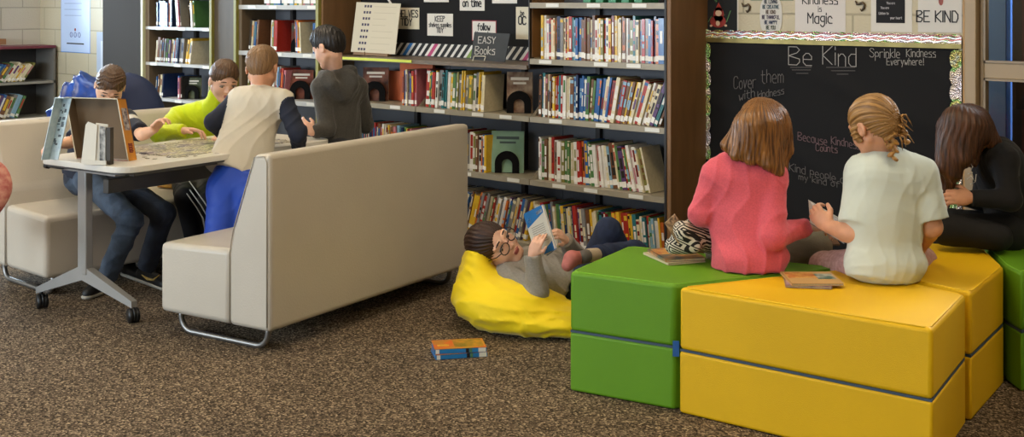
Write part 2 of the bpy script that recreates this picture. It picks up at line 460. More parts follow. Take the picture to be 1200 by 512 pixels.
# daylight outside the windows
def area(name, loc, rot, sx, sy, power, col):
    l = bpy.data.lights.new(name, 'AREA'); l.shape = 'RECTANGLE'; l.size = sx; l.size_y = sy; l.energy = power; l.color = col
    o = bpy.data.objects.new(name, l); COL.objects.link(o); o.location = loc; o.rotation_euler = rot; return o
for (a, b), pw in zip(WX, (285, 285, 150)):
    area('daylight', ((a+b)/2, YF-.3, 1.75), (math.radians(82), 0, 0), 2.2, 1.5, pw, (.82, .91, 1.0))
area('daylight', (XL-.3, 4.1, 1.8), (math.radians(80), 0, math.radians(-90)), 1.8, 1.3, 300, (.72, .86, 1.0))
wd = bpy.data.worlds.new('World'); bpy.context.scene.world = wd; wd.use_nodes = True
wd.node_tree.nodes['Background'].inputs[0].default_value = (.55, .7, 1, 1); wd.node_tree.nodes['Background'].inputs[1].default_value = .8

area('corridor_fill', (-1.5, 6.9, 2.8), (0, 0, 0), 2.0, .5, 190, (.95, .97, 1))  # unseen area lamp added to brighten the corridor behind the door glass
# camera
cd = bpy.data.cameras.new('camera'); cam = bpy.data.objects.new('camera', cd); COL.objects.link(cam)
cam.location = (0, 0, CAMH); cam.rotation_euler = (PI/2, 0, math.atan2(SA, CA))
cd.sensor_width = 36; cd.lens = 36*F/1200; cd.shift_y = -256/1200; cd.clip_start = .05
sc = bpy.context.scene; sc.camera = cam
sc.view_settings.view_transform = 'Standard'; sc.view_settings.look = 'None'; sc.view_settings.gamma = 1; sc.view_settings.exposure = 0
sc.view_settings.use_curve_mapping = False

# ================================================================ BOOKCASES
mshelf = M('shelf_enamel', '#938a76', .38, noise=(15, .05))
mback = M('bookcase_back_grey', '#5f6064', .75)
mupr = M('dark_upright', '#241f1c', .5)
mend = M('end_panel_laminate', '#7a5938', .55, noise=(6, .10), stretch=(3, 3, .6), bump=(40, .05))
mlime = M('lime_edge_strip', '#868037', .5)
mcream = M('cream_edge_strip', '#c9c79c', .5)
ZS = [1.455, 1.143, .82, .468, .11]
UN = {'A': (-8.316, -7.408), 'B': (-7.11, -6.195), 'C': (-6.195, -5.28), 'D': (-5.28, -4.365), 'E': (-4.365, -3.449)}
TOPZ = 1.98
def shelf(mb_parent, x0, x1, z, name='shelf', lip=.028, brackets=True, mat=None):
    s = MB(); s.box((x0+.004, TF+.002, z-lip), (x1-.004, TF+.014, z)); s.box((x0+.004, TF+.014, z-.006), (x1-.004, TF+.3, z))
    o = s.build(name, mat or mshelf, mb_parent)
    if brackets:
        for xx in (x0+.005, x1-.008):
            MB().prism([(0, -.028), (.3, -.028), (.3, .15), (.20, .15), (.03, .0), (0, 0)], (xx, TF+.004, z), (0, 1, 0), (0, 0, 1), (.003, 0, 0)).build('bracket', mshelf, o)
    return o
def label_holders(o, x0, x1, z, n, seed):
    r = random.Random(seed)
    for i in range(n):
        x = x0+(x1-x0)*(i+r.uniform(.2, .6))/n
        MB().box((x, TF-.0005, z-.024), (x+.09, TF+.002, z-.004)).build('label_holder', M('label_white', '#d8d6cc', .4), o)
bc = {}
labs = {'A': 'tall metal bookcase with lime edge strips at the far left of the row',
        'B': 'tall metal bookcase with yellow green edge strips beside the brown column',
        'C': 'low metal bookcase with lime ledge strip behind the boy in grey hoodie',
        'D': 'low metal bookcase under the black notice wall, left of the tall one',
        'E': 'tall metal bookcase packed with books beside the brown end panel'}
for k, (x0, x1) in UN.items():
    e = empty('bookcase', (0, 0, 0), label=labs[k], cat='bookcase'); bc[k] = e
    tz = TOPZ if k in 'ABE' else 1.08
    MB().box((x0+.002, TF+.30, .0), (x1-.002, TF+.32, tz)).build('back_panel', mback, e)
    zs = {'A': [1.53, 1.265, .99, .72, .44, .11], 'B': [1.75, 1.435, 1.112, .79, .455, .11], 'C': [.82, .468, .11], 'D': [.82, .468, .11], 'E': [1.75]+ZS}[k]
    for z in zs:
        so = shelf(e, x0, x1, z, lip=.03 if k != 'A' else .022, mat=M('shelf_enamel_pale', '#b6b7b4', .3) if k in 'AB' else None)
        if z > .3: label_holders(so, x0, x1, z, 3, int(z*100)+ord(k))
    kb = MB().box((x0+.004, TF+.03, 0), (x1-.004, TF+.05, .08)).build('kick_plate', mupr, e)
    if k in 'ABE':
        w_ = .022 if k != 'E' else .004
        if k in 'AB':
            for q, wd_ in ((x0, .05), (x1-.012, .012)):
                MB().box((q, TF+.004, 0), (q+wd_, TF+.30, tz)).build('side_panel', M('taupe_side', '#6b5a44', .6), e)
            for q in (x0-.028 if k == 'A' else x0-.012, x1-.012):
                MB().box((q, TF-.022, 0), (q+.028, TF+.003, tz)).build('edge_strip', mcream if (k == 'A' and q < x0) else mlime, e)
        else:
            MB().box((x1-.004, TF-.006, 0), (x1+.008, TF+.32, tz)).build('upright', mupr, e)
            MB().box((x0-.004, TF+.0, 1.09), (x0+.004, TF+.32, tz)).build('upright', mupr, e)
            MB().box((x0+.004, TF+.02, 1.15), (x0+.009, TF+.30, tz)).build('side_panel', mend, e)
        for z in (.0,):
            u = MB()
            xm = (x0+x1)/2-.20
            u.box((xm, TF+.27, 0), (xm+.03, TF+.305, tz)); u.build('post', mupr, e)
    else:
        u = MB(); xm = x0+.62; u.box((xm, TF+.27, 0), (xm+.03, TF+.305, tz)); u.build('post', mupr, e)
# brown end panel closing the row on the right
MB().box((UN['E'][1]+.010, TF-.004, 0), (UN['E'][1]+.035, TW, TOPZ+.05)).build('trim_3', mend, bevel=.003)['kind'] = 'structure'
# brown column between first two bookcases, brown return beside the black notice wall
struct('trim_4', MB().box((UN['A'][1]+.02, TF+.0, 0), (UN['B'][0]-.016, TW, TOPZ+.05)), M('column_brown', '#4a3d29', .6, noise=(5, .1), stretch=(3, 3, .6)))
struct('trim_5', MB().box((UN['B'][1]+.018, TF+.002, 1.112), (UN['B'][1]+.035, TW, TOPZ+.05)), mend)
struct('trim_6', MB().box((on_wall(151, 50, TW)[0], TF+.1, 0), (UN['A'][0]-.03, TW, ZC)), M('grey_column', '#3d3a37', .9, spec=.1))
# ledge over low units
x0, x1 = UN['B'][1]+.036, UN['D'][1]-.008
lg = MB().box((x0, TF-.01, 1.082), (x1, TW-.002, 1.105)).build('ledge', M('ledge_laminate', '#6a5b4a', .45, noise=(20, .15), stretch=(1, 5, 5)), origin=(x0, TF, 1.08))
tag(lg, 'long brown laminate ledge on top of the low bookcases', 'ledge')
ls = MB().box((x0, TF-.016, 1.088), (UN['C'][1]-.02, TF-.0105, 1.104)).build('lime_strip', M('lime_tape', '#c3cc3a', .5), lg); ls.location = (-x0, -TF, -1.08)
# left low bookcase along the left wall
SX = -10.33
lb = empty('low_bookcase', (0, 0, 0), label='low bookcase with red top edge against the left wall', cat='bookcase')
y0, y1 = 3.4, 5.34
MB().box((XL+.01, y0, 1.035), (SX+.012, y1, 1.06)).build('top', M('dark_red_top', '#6d2a33', .4), lb, bevel=.004)
MB().box((XL+.005, y0, 0), (XL+.02, y1, 1.035)).build('back_panel', M('low_back', '#3e3b39', .7), lb)
for z in (.74, .42, .1):
    MB().box((XL+.02, y0, z-.022), (SX, y1, z)).build('shelf', M('shelf_grey', '#8d8a82', .4), lb)
for y in (y0, y1-.02):
    MB().box((XL+.02, y, 0), (SX, y+.02, 1.035)).build('side_panel', M('side_grey', '#6f6c66', .5), lb)
# ================================================================ BOOKS
PAL = [('red', '#a02c22'), ('dark red', '#6b1c1a'), ('orange', '#c2672a'), ('yellow', '#d3a92c'), ('cream', '#cfc3a0'), ('white', '#d6d3cb'), ('pale blue', '#7fa3b8'),
       ('blue', '#2c5a92'), ('navy', '#1d2b4d'), ('teal', '#2b6a70'), ('green', '#4c7442'), ('olive', '#7c7a3e'), ('brown', '#6b472e'), ('grey', '#7d7b78'), ('black', '#26231f'), ('purple', '#553a66'), ('pink', '#b4737d')]
for nme, c in PAL: M('cover_'+nme.replace(' ', '_'), c, .26, noise=(60, .06), coat=.5)
mpage = M('book_pages', '#b9ac8c', .8, noise=(200, .12), stretch=(1, 1, .02)); mstick = M('spine_sticker', '#dedbd2', .4)
WT = [5, 4, 4, 4, 9, 10, 6, 8, 5, 4, 5, 4, 6, 7, 5, 3, 3]
def book_mesh(w, dp, h, ci, r, stick=True, name='book'):
    """spine faces -y; x is thickness"""
    b = MB(); c = .0016; g = .004
    b.box((0, 0, 0), (w, .0018, h), 0); b.box((0, .0018, 0), (c, dp, h), 0); b.box((w-c, .0018, 0), (w, dp, h), 0)
    b.box((c, .0018, .003), (w-c, dp-.004, h-.003), 1)
    if stick:
        z = r.uniform(.008, .02); z2 = z+r.uniform(.02, .032)
        b.box((0, -.0006, z), (w, .0004, z2), 2)
        if r.random() < .35: b.box((w, -.0004, z), (w+.0004, .015, z2), 2)
    z = r.uniform(.06, .09)
    while z < h-.03:
        z2 = z+r.uniform(.012, .07)
        if z2 > h-.012: break
        if r.random() < .75:
            i = w*r.uniform(.12, .3); b.box((i, -.0005, z), (w-i, .0003, z2), 3)
        z = z2+r.uniform(.006, .02)
    if r.random() < .3: b.box((0, -.0006, h-.025), (w, .0004, h-.008), 3)
    me = b.mesh(name)
    other = r.choices(range(len(PAL)), [2, 1, 2, 4, 8, 12, 3, 2, 2, 1, 1, 1, 1, 2, 6, 1, 1])[0]
    for m in (MC['cover_'+PAL[ci][0].replace(' ', '_')], mpage, mstick, MC['cover_'+PAL[other][0].replace(' ', '_')]): me.materials.append(m)
    return me
NB = [0]
def ordinal(n):
    return '%d%s' % (n, 'th' if 10 <= n % 100 <= 20 else {1: 'st', 2: 'nd', 3: 'rd'}.get(n % 10, 'th'))
def book_row(x0, x1, z, hbase, seed, group, where, lean=0, leanfn=None, wr=(.009, .024), setback=.035, hue=None, hv=.018, cont=None, plane='T', dp=(.15, .19)):
    r = random.Random(seed); x = x0; i = 0
    while True:
        w = r.uniform(*wr)*(1.5 if r.random() < .06 else 1)
        h = hbase+r.uniform(-hv, hv*.5); d = r.uniform(*dp)
        u = (x-x0)/(x1-x0)
        a = leanfn(u) if leanfn else lean      # positive leans to the right
        wl = w/max(.6, math.cos(a))
        if x+wl > x1: break
        if hue and r.random() < .6:
            ci = hue(u, r)
        else: ci = r.choices(range(len(PAL)), WT)[0]
        sb = setback+r.uniform(-.008, .01)
        if cont is None:
            me = book_mesh(w, d, h, ci, r)
            o = link_mesh('book', me, [])
            piv = x if a <= 0 else x+w*math.cos(a)
            # bottom corner rests on the shelf
            o.rotation_euler = (0, a, 0)
            zz = z+.0008+(w*math.sin(a) if a > 0 else 0)
            o.location = (x, TF+sb, zz)
            i += 1; NB[0] += 1
            adj = ('thin' if w < .013 else 'thick' if w > .021 else 'slim' if h > hbase else 'short')
            tag(o, '%s %s book, %s from the left on the %s' % (adj, PAL[ci][0], ordinal(i), where), 'book', group)
        else:
            cont.append((x, sb, z, w, d, h, a, ci, r.random(), plane))
        x += wl+r.uniform(0, .0012)
    return i
leanE2 = lambda u: 0.02 if u < .3 else (u-.3)*.62
leanE3 = lambda u: -(max(0, u-.25))*.36
book_row(-4.29, -3.46, ZS[1], .235, 11, 'books on the second shelf of the tall right bookcase', 'tall right bookcase second shelf', lean=.0, setback=.02,
         hue=lambda u, r: r.choice([7, 7, 8, 6]) if u > .8 or .25 < u < .32 else r.choice([0, 12, 4, 5, 3]))
book_row(-4.32, -3.50, ZS[2], .235, 12, 'books on the third shelf of the tall right bookcase', 'tall right bookcase third shelf', leanfn=leanE2, setback=.03,
         hue=lambda u, r: r.choice([7, 7, 6, 8]) if .3 < u < .5 else (r.choice([3, 0, 2, 12]) if .55 < u < .75 else r.choice([4, 0, 12, 9])))
book_row(-4.34, -3.56, ZS[3], .235, 13, 'books on the fourth shelf of the tall right bookcase', 'tall right bookcase fourth shelf', leanfn=leanE3, setback=.05,
         hue=lambda u, r: r.choice([4, 5, 10, 0]) )
book_row(-4.34, -3.47, ZS[4], .235, 14, 'books on the bottom shelf of the tall right bookcase', 'tall right bookcase bottom shelf', lean=-.11, setback=.04,
         hue=lambda u, r: r.choice([3, 10, 4, 0, 7]))
book_row(-5.23, -4.72, ZS[2], .225, 15, 'books on the upper shelf of the low bookcase', 'low middle bookcase top shelf', lean=.06, setback=.03,
         hue=lambda u, r: r.choice([0, 9, 3, 5]) if u < .4 else r.choice([11, 3, 5, 13, 4]))
book_row(-5.27, -4.71, ZS[3], .225, 16, 'books on the middle shelf of the low bookcase', 'low middle bookcase middle shelf', lean=.02, setback=.03)
book_row(-5.25, -4.42, ZS[4], .235, 17, 'books on the bottom shelf of the low bookcase', 'low middle bookcase bottom shelf', lean=.27, setback=.05,
         hue=lambda u, r: r.choice([0, 2, 3, 7, 4, 13]))
# remaining rows: too many to keep apart, one object of loose book rows
CT = []
book_row(-5.42, -5.29, ZS[2], .215, 31, '', '', lean=.0, cont=CT, setback=.03)
book_row(-5.95, -5.3, ZS[3], .215, 32, '', '', lean=.0, cont=CT)
book_row(-6.85, -6.22, 1.435, .2, 33, '', '', lean=0, cont=CT, wr=(.02, .04), hue=lambda u, r: r.choice([7, 3, 10, 9, 15, 16]))
book_row(-7.02, -6.9, 1.112, .215, 34, '', '', lean=.1, cont=CT, wr=(.012, .025))
book_row(-6.78, -6.7, 1.112, .215, 35, '', '', lean=.05, cont=CT); book_row(-6.50, -6.42, 1.112, .215, 36, '', '', lean=-.05, cont=CT)
book_row(-6.31, -6.22, 1.112, .205, 37, '', '', lean=0, cont=CT, hue=lambda u, r: 6)
book_row(-7.04, -6.62, .79, .215, 38, '', '', lean=.1, cont=CT)
for z, s, h in ((1.265, 41, .2), (.99, 42, .185), (.72, 43, .175)):
    if z == 1.265:
        book_row(-8.22, -7.98, z, h, s, '', '', lean=0, cont=CT, hue=lambda u, r: r.choice([7, 8]), wr=(.018, .03)); book_row(-7.94, -7.86, z, h+.02, s+1, '', '', lean=-.12, cont=CT); book_row(-7.5, -7.43, z, h, s+2, '', '', lean=0, cont=CT)
        book_row(-7.75, -7.68, z, h, s+9, '', '', lean=-.1, cont=CT, hue=lambda u, r: 3)
    elif z == .99:
        book_row(-8.22, -7.85, z, h, s+3, '', '', lean=.12, cont=CT, wr=(.015, .03), hue=lambda u, r: r.choice([4, 13, 12])); book_row(-7.82, -7.74, z, h, s+4, '', '', lean=.2, cont=CT, hue=lambda u, r: 3); book_row(-7.5, -7.43, z, h, s+5, '', '', lean=0, cont=CT)
    else:
        book_row(-8.22, -8.12, z, h, s+6, '', '', lean=.12, cont=CT); book_row(-7.93, -7.86, z, h, s+7, '', '', lean=0, cont=CT); book_row(-7.53, -7.45, z, h, s+8, '', '', lean=.1, cont=CT)
book_row(3.9, 5.08, .74, .19, 51, '', '', lean=.62, cont=CT, plane='S', wr=(.014, .03)); book_row(4.0, 5.02, .42, .22, 52, '', '', lean=.42, cont=CT, plane='S', wr=(.018, .035))
sb_ = MB(); 
for (x, sb, z, w, d, h, a, ci, q, plane) in CT:
    ca, sa = math.cos(a), math.sin(a)
    if plane == 'T': o = np.array([x, TF+sb, z+(w*sa if a > 0 else 0)]); ax = np.array([ca, 0, -sa]); ay = np.array([0, 1, 0]); az = np.array([sa, 0, ca])
    else: o = np.array([SX-sb, x, z+(w*sa if a > 0 else 0)]); ax = np.array([0, ca, -sa]); ay = np.array([-1, 0, 0]); az = np.array([0, sa, ca])
    def bx(a0, a1, b0, b1, c0, c1, mi): sb_.obox(o+ax*a0+ay*b0+az*c0, ax*(a1-a0), ay*(b1-b0), az*(c1-c0), mi)
    bx(0, w, 0, .002, 0, h, ci); bx(0, .0016, .002, d, 0, h, ci); bx(w-.0016, w, .002, d, 0, h, ci); bx(.0016, w-.0016, .002, d-.004, .003, h-.003, len(PAL))
    bx(0, w, -.0006, .0004, .012, .036, len(PAL)+1)
    if q < .8: bx(w*.2, w*.8, -.0006, .0003, .07+.04*q, h-.03, (ci*3+int(q*10)) % len(PAL))
so = sb_.build('shelved_books', [MC['cover_'+n_.replace(' ', '_')] for n_, _ in PAL]+[mpage, mstick])
tag(so, 'rows of further books on the farther shelves and low left bookcase', 'books', kind='stuff')

# display copies held by black arch bookends
def arch_bookend(name, x, y, z, rz, s=1, hsc=1):
    """black plastic arch on a thin foot; lies in its local x-z plane"""
    t = empty(name, (x, y, z), rz)
    W, H, T = .075*s, .135*s*hsc, .010
    o_, i_ = [], []
    for k in range(13):
        a = PI*k/12; o_.append((W*math.cos(a), H-W+W*math.sin(a))); i_.append((W*.44*math.cos(a), H-W*1.1+W*.44*math.sin(a)))
    out = [(W, 0)]+o_+[(-W, 0)]; inn = [(W*.44, 0)]+i_+[(-W*.44, 0)]
    b = MB(); n = len(out)
    vs = []
    for yy in (0, T): vs += [(p[0], yy, p[1]) for p in out]+[(p[0], yy, p[1]) for p in inn]
    fs = []
    for k in range(n-1):
        fs += [(k, k+1, n+k+1, n+k), (2*n+k+1, 2*n+k, 3*n+k, 3*n+k+1), (k+1, k, 2*n+k, 2*n+k+1), (n+k, n+k+1, 3*n+k+1, 3*n+k)]
    b.add(vs, fs); b.build('arch', M('black_plastic', '#060505', .8, spec=.15), t)
    MB().box((-W, T, 0), (W, .09, .0015)).build('foot', M('black_plastic', '#060505', .8, spec=.15), t)
    return t
def cover_book(x, y, z, rz, w, h, th, col, art, label, lean=0):
    """book showing its front cover (local -y) with cover art blotches"""
    t = empty('picture_book', (x, y, z), rz, label=label, cat='book'); t.rotation_euler = (lean, 0, rz)
    MB().box((-w/2, 0, 0), (w/2, th, h)).build('cover', [M('cover_art_'+col.strip('#'), col, .7, noise=(art[0], 0), col2=art[1], spec=.2)], t, bevel=.001)
    MB().box((-w/2+.004, .002, .003), (w/2+.0006, th-.002, h+.0006-.003)).build('pages', mpage, t)
    MB().box((-w*.35, -.0006, h*.80), (w*.35, .0002, h*.87)).box((-w*.25, -.0006, h*.70), (w*.25, .0002, h*.75)).build('title_lines', M(art[2], art[3], .4), t)
    return t
def on_shelf(x, y_t, z): return on_wall(x, 0, y_t)[0]
# low middle bookcase
RZ = math.radians(33)
specs = [(606, .82, '#a58d72', (18, '#6a4a3a', 'title_pale', '#ded2bd'), .15, .235, 'patterned brown picture book behind an arch bookend on low middle bookcase top shelf'),
         (592, .468, '#7b9a7c', (7, '#8fae93', 'title_dark', '#31463a'), .19, .24, 'grey green picture book behind an arch bookend on low middle bookcase shelf'),
         (437, .82, '#8a5a48', (14, '#3c2a26', 'title_pale', '#ded2bd'), .17, .215, 'reddish brown picture book behind an arch bookend beside the orange folder'),
         (350, .79, '#8b4a3a', (16, '#4a3226', 'title_pale', '#ded2bd'), .17, .2, 'red brown picture book behind bookend between the two standing boys'),
         (301, 1.112, '#6b4a2c', (16, '#97764c', 'title_pale', '#ded2bd'), .13, .2, 'brown picture book, leftmost of three faced out above the raglan boy'),
         (326, 1.112, '#7d2c28', (16, '#4a2a30', 'title_pale', '#ded2bd'), .15, .2, 'dark red picture book, middle of three faced out above the raglan boy'),
         (349, 1.112, '#6d2620', (16, '#32564a', 'title_pale', '#ded2bd'), .13, .2, 'maroon and green picture book, rightmost of three above the raglan boy'),
         (193, .72, '#5a5238', (14, '#8a8050', 'title_pale', '#ded2bd'), .13, .16, 'olive picture book behind bookend, left one on far left bookcase'),
         (223, .72, '#3c4436', (14, '#6a6e50', 'title_pale', '#ded2bd'), .13, .16, 'dark green picture book behind bookend above the lime fleece shoulder'),
         (228, .99, '#a8322a', (18, '#7c2420', 'title_pale', '#ded2bd'), .10, .17, 'red faced out book on the far left bookcase middle shelf'),
         (222, 1.265, '#4a3c2a', (18, '#2a2418', 'title_pale', '#ded2bd'), .10, .19, 'dark brown faced out book on the far left bookcase upper shelf')]
for i, (x, z, col, art, w_, h_, lab) in enumerate(specs):
    X = on_shelf(x, TF+.10, z)
    cover_book(X, TF+.12, z+.001, RZ, w_, h_, .012, col, art, lab, lean=math.radians(-4))
    if i < 9:
        q = np.array([math.sin(RZ), -math.cos(RZ)])*.024
        e = arch_bookend('bookend', X+q[0], TF+.12+q[1], z+.001, RZ, s=.78 if i > 3 else .95)
        tag(e, 'black arch bookend holding the '+lab.split(' behind')[0].split(',')[0].replace('faced out ', '')+' on shelf', 'bookend', 'black arch bookends')
# orange folder box, green flip boxes
a = on_shelf(470, TF+.12, 0)
ob = MB().box((-.17, -.004, 0), (.13, .02, .27)).box((-.34, .03, 0), (-.12, .05, .19)).build('magazine_file', M('orange_card', '#bb5a2e', .6, noise=(6, .1)), None, bevel=.002)
ob.location = (-5.47, TF+.21, ZS[2]+.001); tag(ob, 'orange card magazine file at the back of the ledge shelf beside books', 'magazine file')
gx = MB()
for i in range(5): gx.box((-.2+i*.085, 0, 0), (-.2+i*.085+.05, .15, .2))
g = gx.build('green_folders', M('green_vinyl', '#2f7d55', .4), None, bevel=.002); g.location = (-3.82, TF+.05, ZS[0]+.001)
tag(g, 'green vinyl folders on the top visible shelf of tall right bookcase', 'folders')
# ================================================================ BENCHES
mvinyl = M('greige_vinyl', '#bdb5a6', .38, bump=(130, .10), noise=(3, .03), spec=.45)
mseam = M('vinyl_seam', '#a29988', .6)
msteel = M('satin_steel', '#8f8d89', .4, metal=.85)
def bench(origin, along, front, L_, label):
    """origin: floor point under the rear near corner; along = length direction, front = towards the seat edge"""
    al = nrm(along); fr = nrm(front); fr = nrm(fr-al*np.dot(al, fr)); up = np.array([0, 0, 1.])
    t = empty('upholstered_bench', origin, label=label, cat='bench', group=None)
    O = np.zeros(3)
    def fix(mb, name, mats, bev=0, par=t): return mb.build(name, mats, par, bevel=bev)
    # backrest: tapered slab
    b = MB(); prof = [(0, .10), (.235, .10), (.235, .40), (.215, .50), (.09, .83), (.0, .835)]
    b.prism(prof, O, fr, up, al*L_); fix(b, 'backrest', mvinyl, .022)
    b = MB(); prof = [(.232, .10), (.655, .10), (.655, .405), (.228, .42)]
    b.prism(prof, O, fr, up, al*L_); fix(b, 'seat', mvinyl, .026)
    for y in (.012, L_-.012):
        s = MB(); s.tube([fr*u+up*z+al*(y+(-.012 if y < .1 else .012)) for u, z in ((.016, .12), (.016, .80), (.03, .825), (.085, .818), (.208, .50), (.228, .405), (.228, .11))], .0028, 6)
        fix(s, 'piping', mseam)
    for y in (.07, L_-.07):
        p = []
        for cx, cz, a0, a1 in ((.14, .075, PI, 1.5*PI), (.53, .075, 1.5*PI, 2*PI)):
            for k in range(7):
                a = a0+(a1-a0)*k/6; p.append((cx+.065*math.cos(a), cz+.062*math.sin(a)))
        pts = [(.075, .115)]+p+[(.595, .115)]
        b = MB(); b.tube([fr*u+up*max(z, .0125)+al*y for u, z in pts], .0125, 10); fix(b, 'leg_loop', msteel)
    return t
bo = on_plane(318, 393.6, .09); bo[2] = 0
bo = cv(-.996, 4.91)
al1 = cv(.760, 1.21); fr1 = cv(-.826, .564)
bench(bo, al1, fr1, 1.46, 'greige vinyl bench in the middle, seen from behind its tall back')
bench(np.array([-6.25, 2.84, 0]), (0, 1, 0), (1, 0, 0), 1.46, 'greige vinyl bench behind the table where two boys sit')
# coral cushion at the near end of far bench
cp = px(-24, 214, 5.3)
ch = empty('upholstered_chair', cp*[1, 1, 0], label='coral patterned chair back cut off by the left edge of the photo', cat='chair')
mcoral = M('coral_print', '#b9605a', .8, noise=(38, .3), col2='#d59a86')
c = Body(.008); u1, u2 = nrm(cv(.95, .2, -.1)), nrm(cv(.16, .3, 1)); u3 = np.cross(u1, u2)
c.ell(cp, (.14, .125, .05), [u1, u2, u3]); c.ell(cp-u2*.06, (.125, .12, .05), [u1, u2, u3], k=.03); c.disp(folds(4, .004, 40))
c.build('backrest', [mcoral], ch, cp*[1, 1, 0])
MB().obox(cv(-.40, -.02, .41), cv(.34, .05), cv(-.05, .36), (0, 0, .07)).build('seat', mcoral, ch, bevel=.02)
for q in ((-.37, .02), (-.10, .06), (-.41, .30), (-.14, .34)): MB().tube([cv(q[0], q[1], .0), cv(q[0], q[1], .42)], .012, 8).build('leg', msteel, ch)
MB().tube([cv(-.05, .02, .44), cp-cp*[1, 1, 0]-u2*.02], .012, 8).build('back_post', msteel, ch)

# ================================================================ TABLE
ta = math.radians(7)
tl = nrm((-math.sin(ta), math.cos(ta), 0)); tw = nrm((math.cos(ta), math.sin(ta), 0))     # long and short directions
tO = on_plane(40, 184, .735)                                                    # rear near corner of the top
Lt, Wt, Zt = 1.34, .66, .735
tb = empty('folding_table', (tO[0], tO[1], 0), label='white topped rolling table with grey steel T legs between the benches', cat='table')
O = np.array([0, 0, 0.]); up = np.array([0, 0, 1.])
def rounded(w, l, r, n=8):
    p = []
    for cx, cy, a0 in ((w-r, r, -PI/2), (w-r, l-r, 0), (r, l-r, PI/2), (r, r, PI)):
        for k in range(n+1): a = a0+PI/2*k/n; p.append((cx+r*math.cos(a), cy+r*math.sin(a)))
    return p
MB().prism(rounded(Wt, Lt, .10), O+up*(Zt-.028), tw, tl, up*.028).build('tabletop', M('white_laminate', '#d5d1c6', .3), tb, bevel=.003)
MB().prism([(.006+q[0]*(Wt-.012)/Wt, .006+q[1]*(Lt-.012)/Lt) for q in rounded(Wt, Lt, .10)], O+up*(Zt-.036), tw, tl, up*.009).build('underside', M('dark_grey_edge', '#34322f', .5), tb)
mgs = M('grey_powder_steel', '#9b9a96', .4, metal=.3)
for yy in (.13, Lt-.13):
    lg = MB()
    c0 = tw*(Wt/2-.125)+tl*yy
    tw_ = nrm(tw*math.cos(.14)+tl*math.sin(.14))
    lg.obox(c0-tw*.032-tl*.02+up*.19, tw*.064, tl*.04, up*(Zt-.036-.19-.02)); lg.build('column', mgs, tb, bevel=.006)
    f = MB()
    for sgn in (-1, 1):
        f.add([c0+tw*0-tl*.02+up*.235, c0+tw*0-tl*.02+up*.165, c0+tw_*sgn*.305-tl*.015+up*.068, c0+tw_*sgn*.305-tl*.015+up*.098, c0+tl*.02+up*.235, c0+tl*.02+up*.165, c0+tw_*sgn*.305+tl*.015+up*.068, c0+tw_*sgn*.305+tl*.015+up*.098],
              [(0,1,2,3),(7,6,5,4),(0,3,7,4),(1,5,6,2),(3,2,6,7),(0,4,5,1)])
    f.build('foot', mgs, tb)
    for sgn in (-1, 1):
        k = MB(); cc = c0+tw_*sgn*.29; k.tube([cc+up*.05, cc+up*.085], .009, 10); 
        ct = k.build('caster', M('caster_black', '#161616', .45), tb)
        wv = nrm(tl+tw*.4)
        for d_ in (-.014, .014):
            MB().tube([cc+wv*(d_-.009)+up*.033+tw*.01, cc+wv*(d_+.009)+up*.033+tw*.01], .0325, 18).build('wheel', MC['caster_black'], ct)
        MB().tube([cc+wv*-.005+up*.036+tw*.01, cc+wv*.005+up*.036+tw*.01], .034, 18).build('hood', MC['caster_black'], ct)
    h = MB(); h.obox(c0-tw*.26-tl*.03+up*(Zt-.066), tw*.52, tl*.06, up*.028); h.build('bracket', mgs, tb, bevel=.003)
MB().obox(tw*(Wt/2-.02)+tl*.15+up*(Zt-.16), tw*.04, tl*(Lt-.3), up*.065).build('stretcher', M('dark_beam', '#4c4943', .45), tb, bevel=.004)
MB().obox(tw*.06+tl*.10+up*(Zt-.052), tw*.03, tl*(Lt-.2), up*.016).build('rail', M('dark_beam', '#4c4943', .45), tb)
MB().obox(tw*(Wt-.09)+tl*.10+up*(Zt-.052), tw*.03, tl*(Lt-.2), up*.016).build('rail', M('dark_beam', '#4c4943', .45), tb)
MB().tube([tl*.085+tw*-.015+up*(Zt-.052), tl*.085+tw*.10+up*(Zt-.052)], .008, 10).tube([tl*.085+tw*-.035+up*(Zt-.052), tl*.085+tw*-.012+up*(Zt-.052)], .014, 12).build('tilt_knob', MC['caster_black'], tb)
def ont(x, y, dz=.001): p = on_plane(x, y, Zt); return np.array([p[0], p[1], Zt+dz])

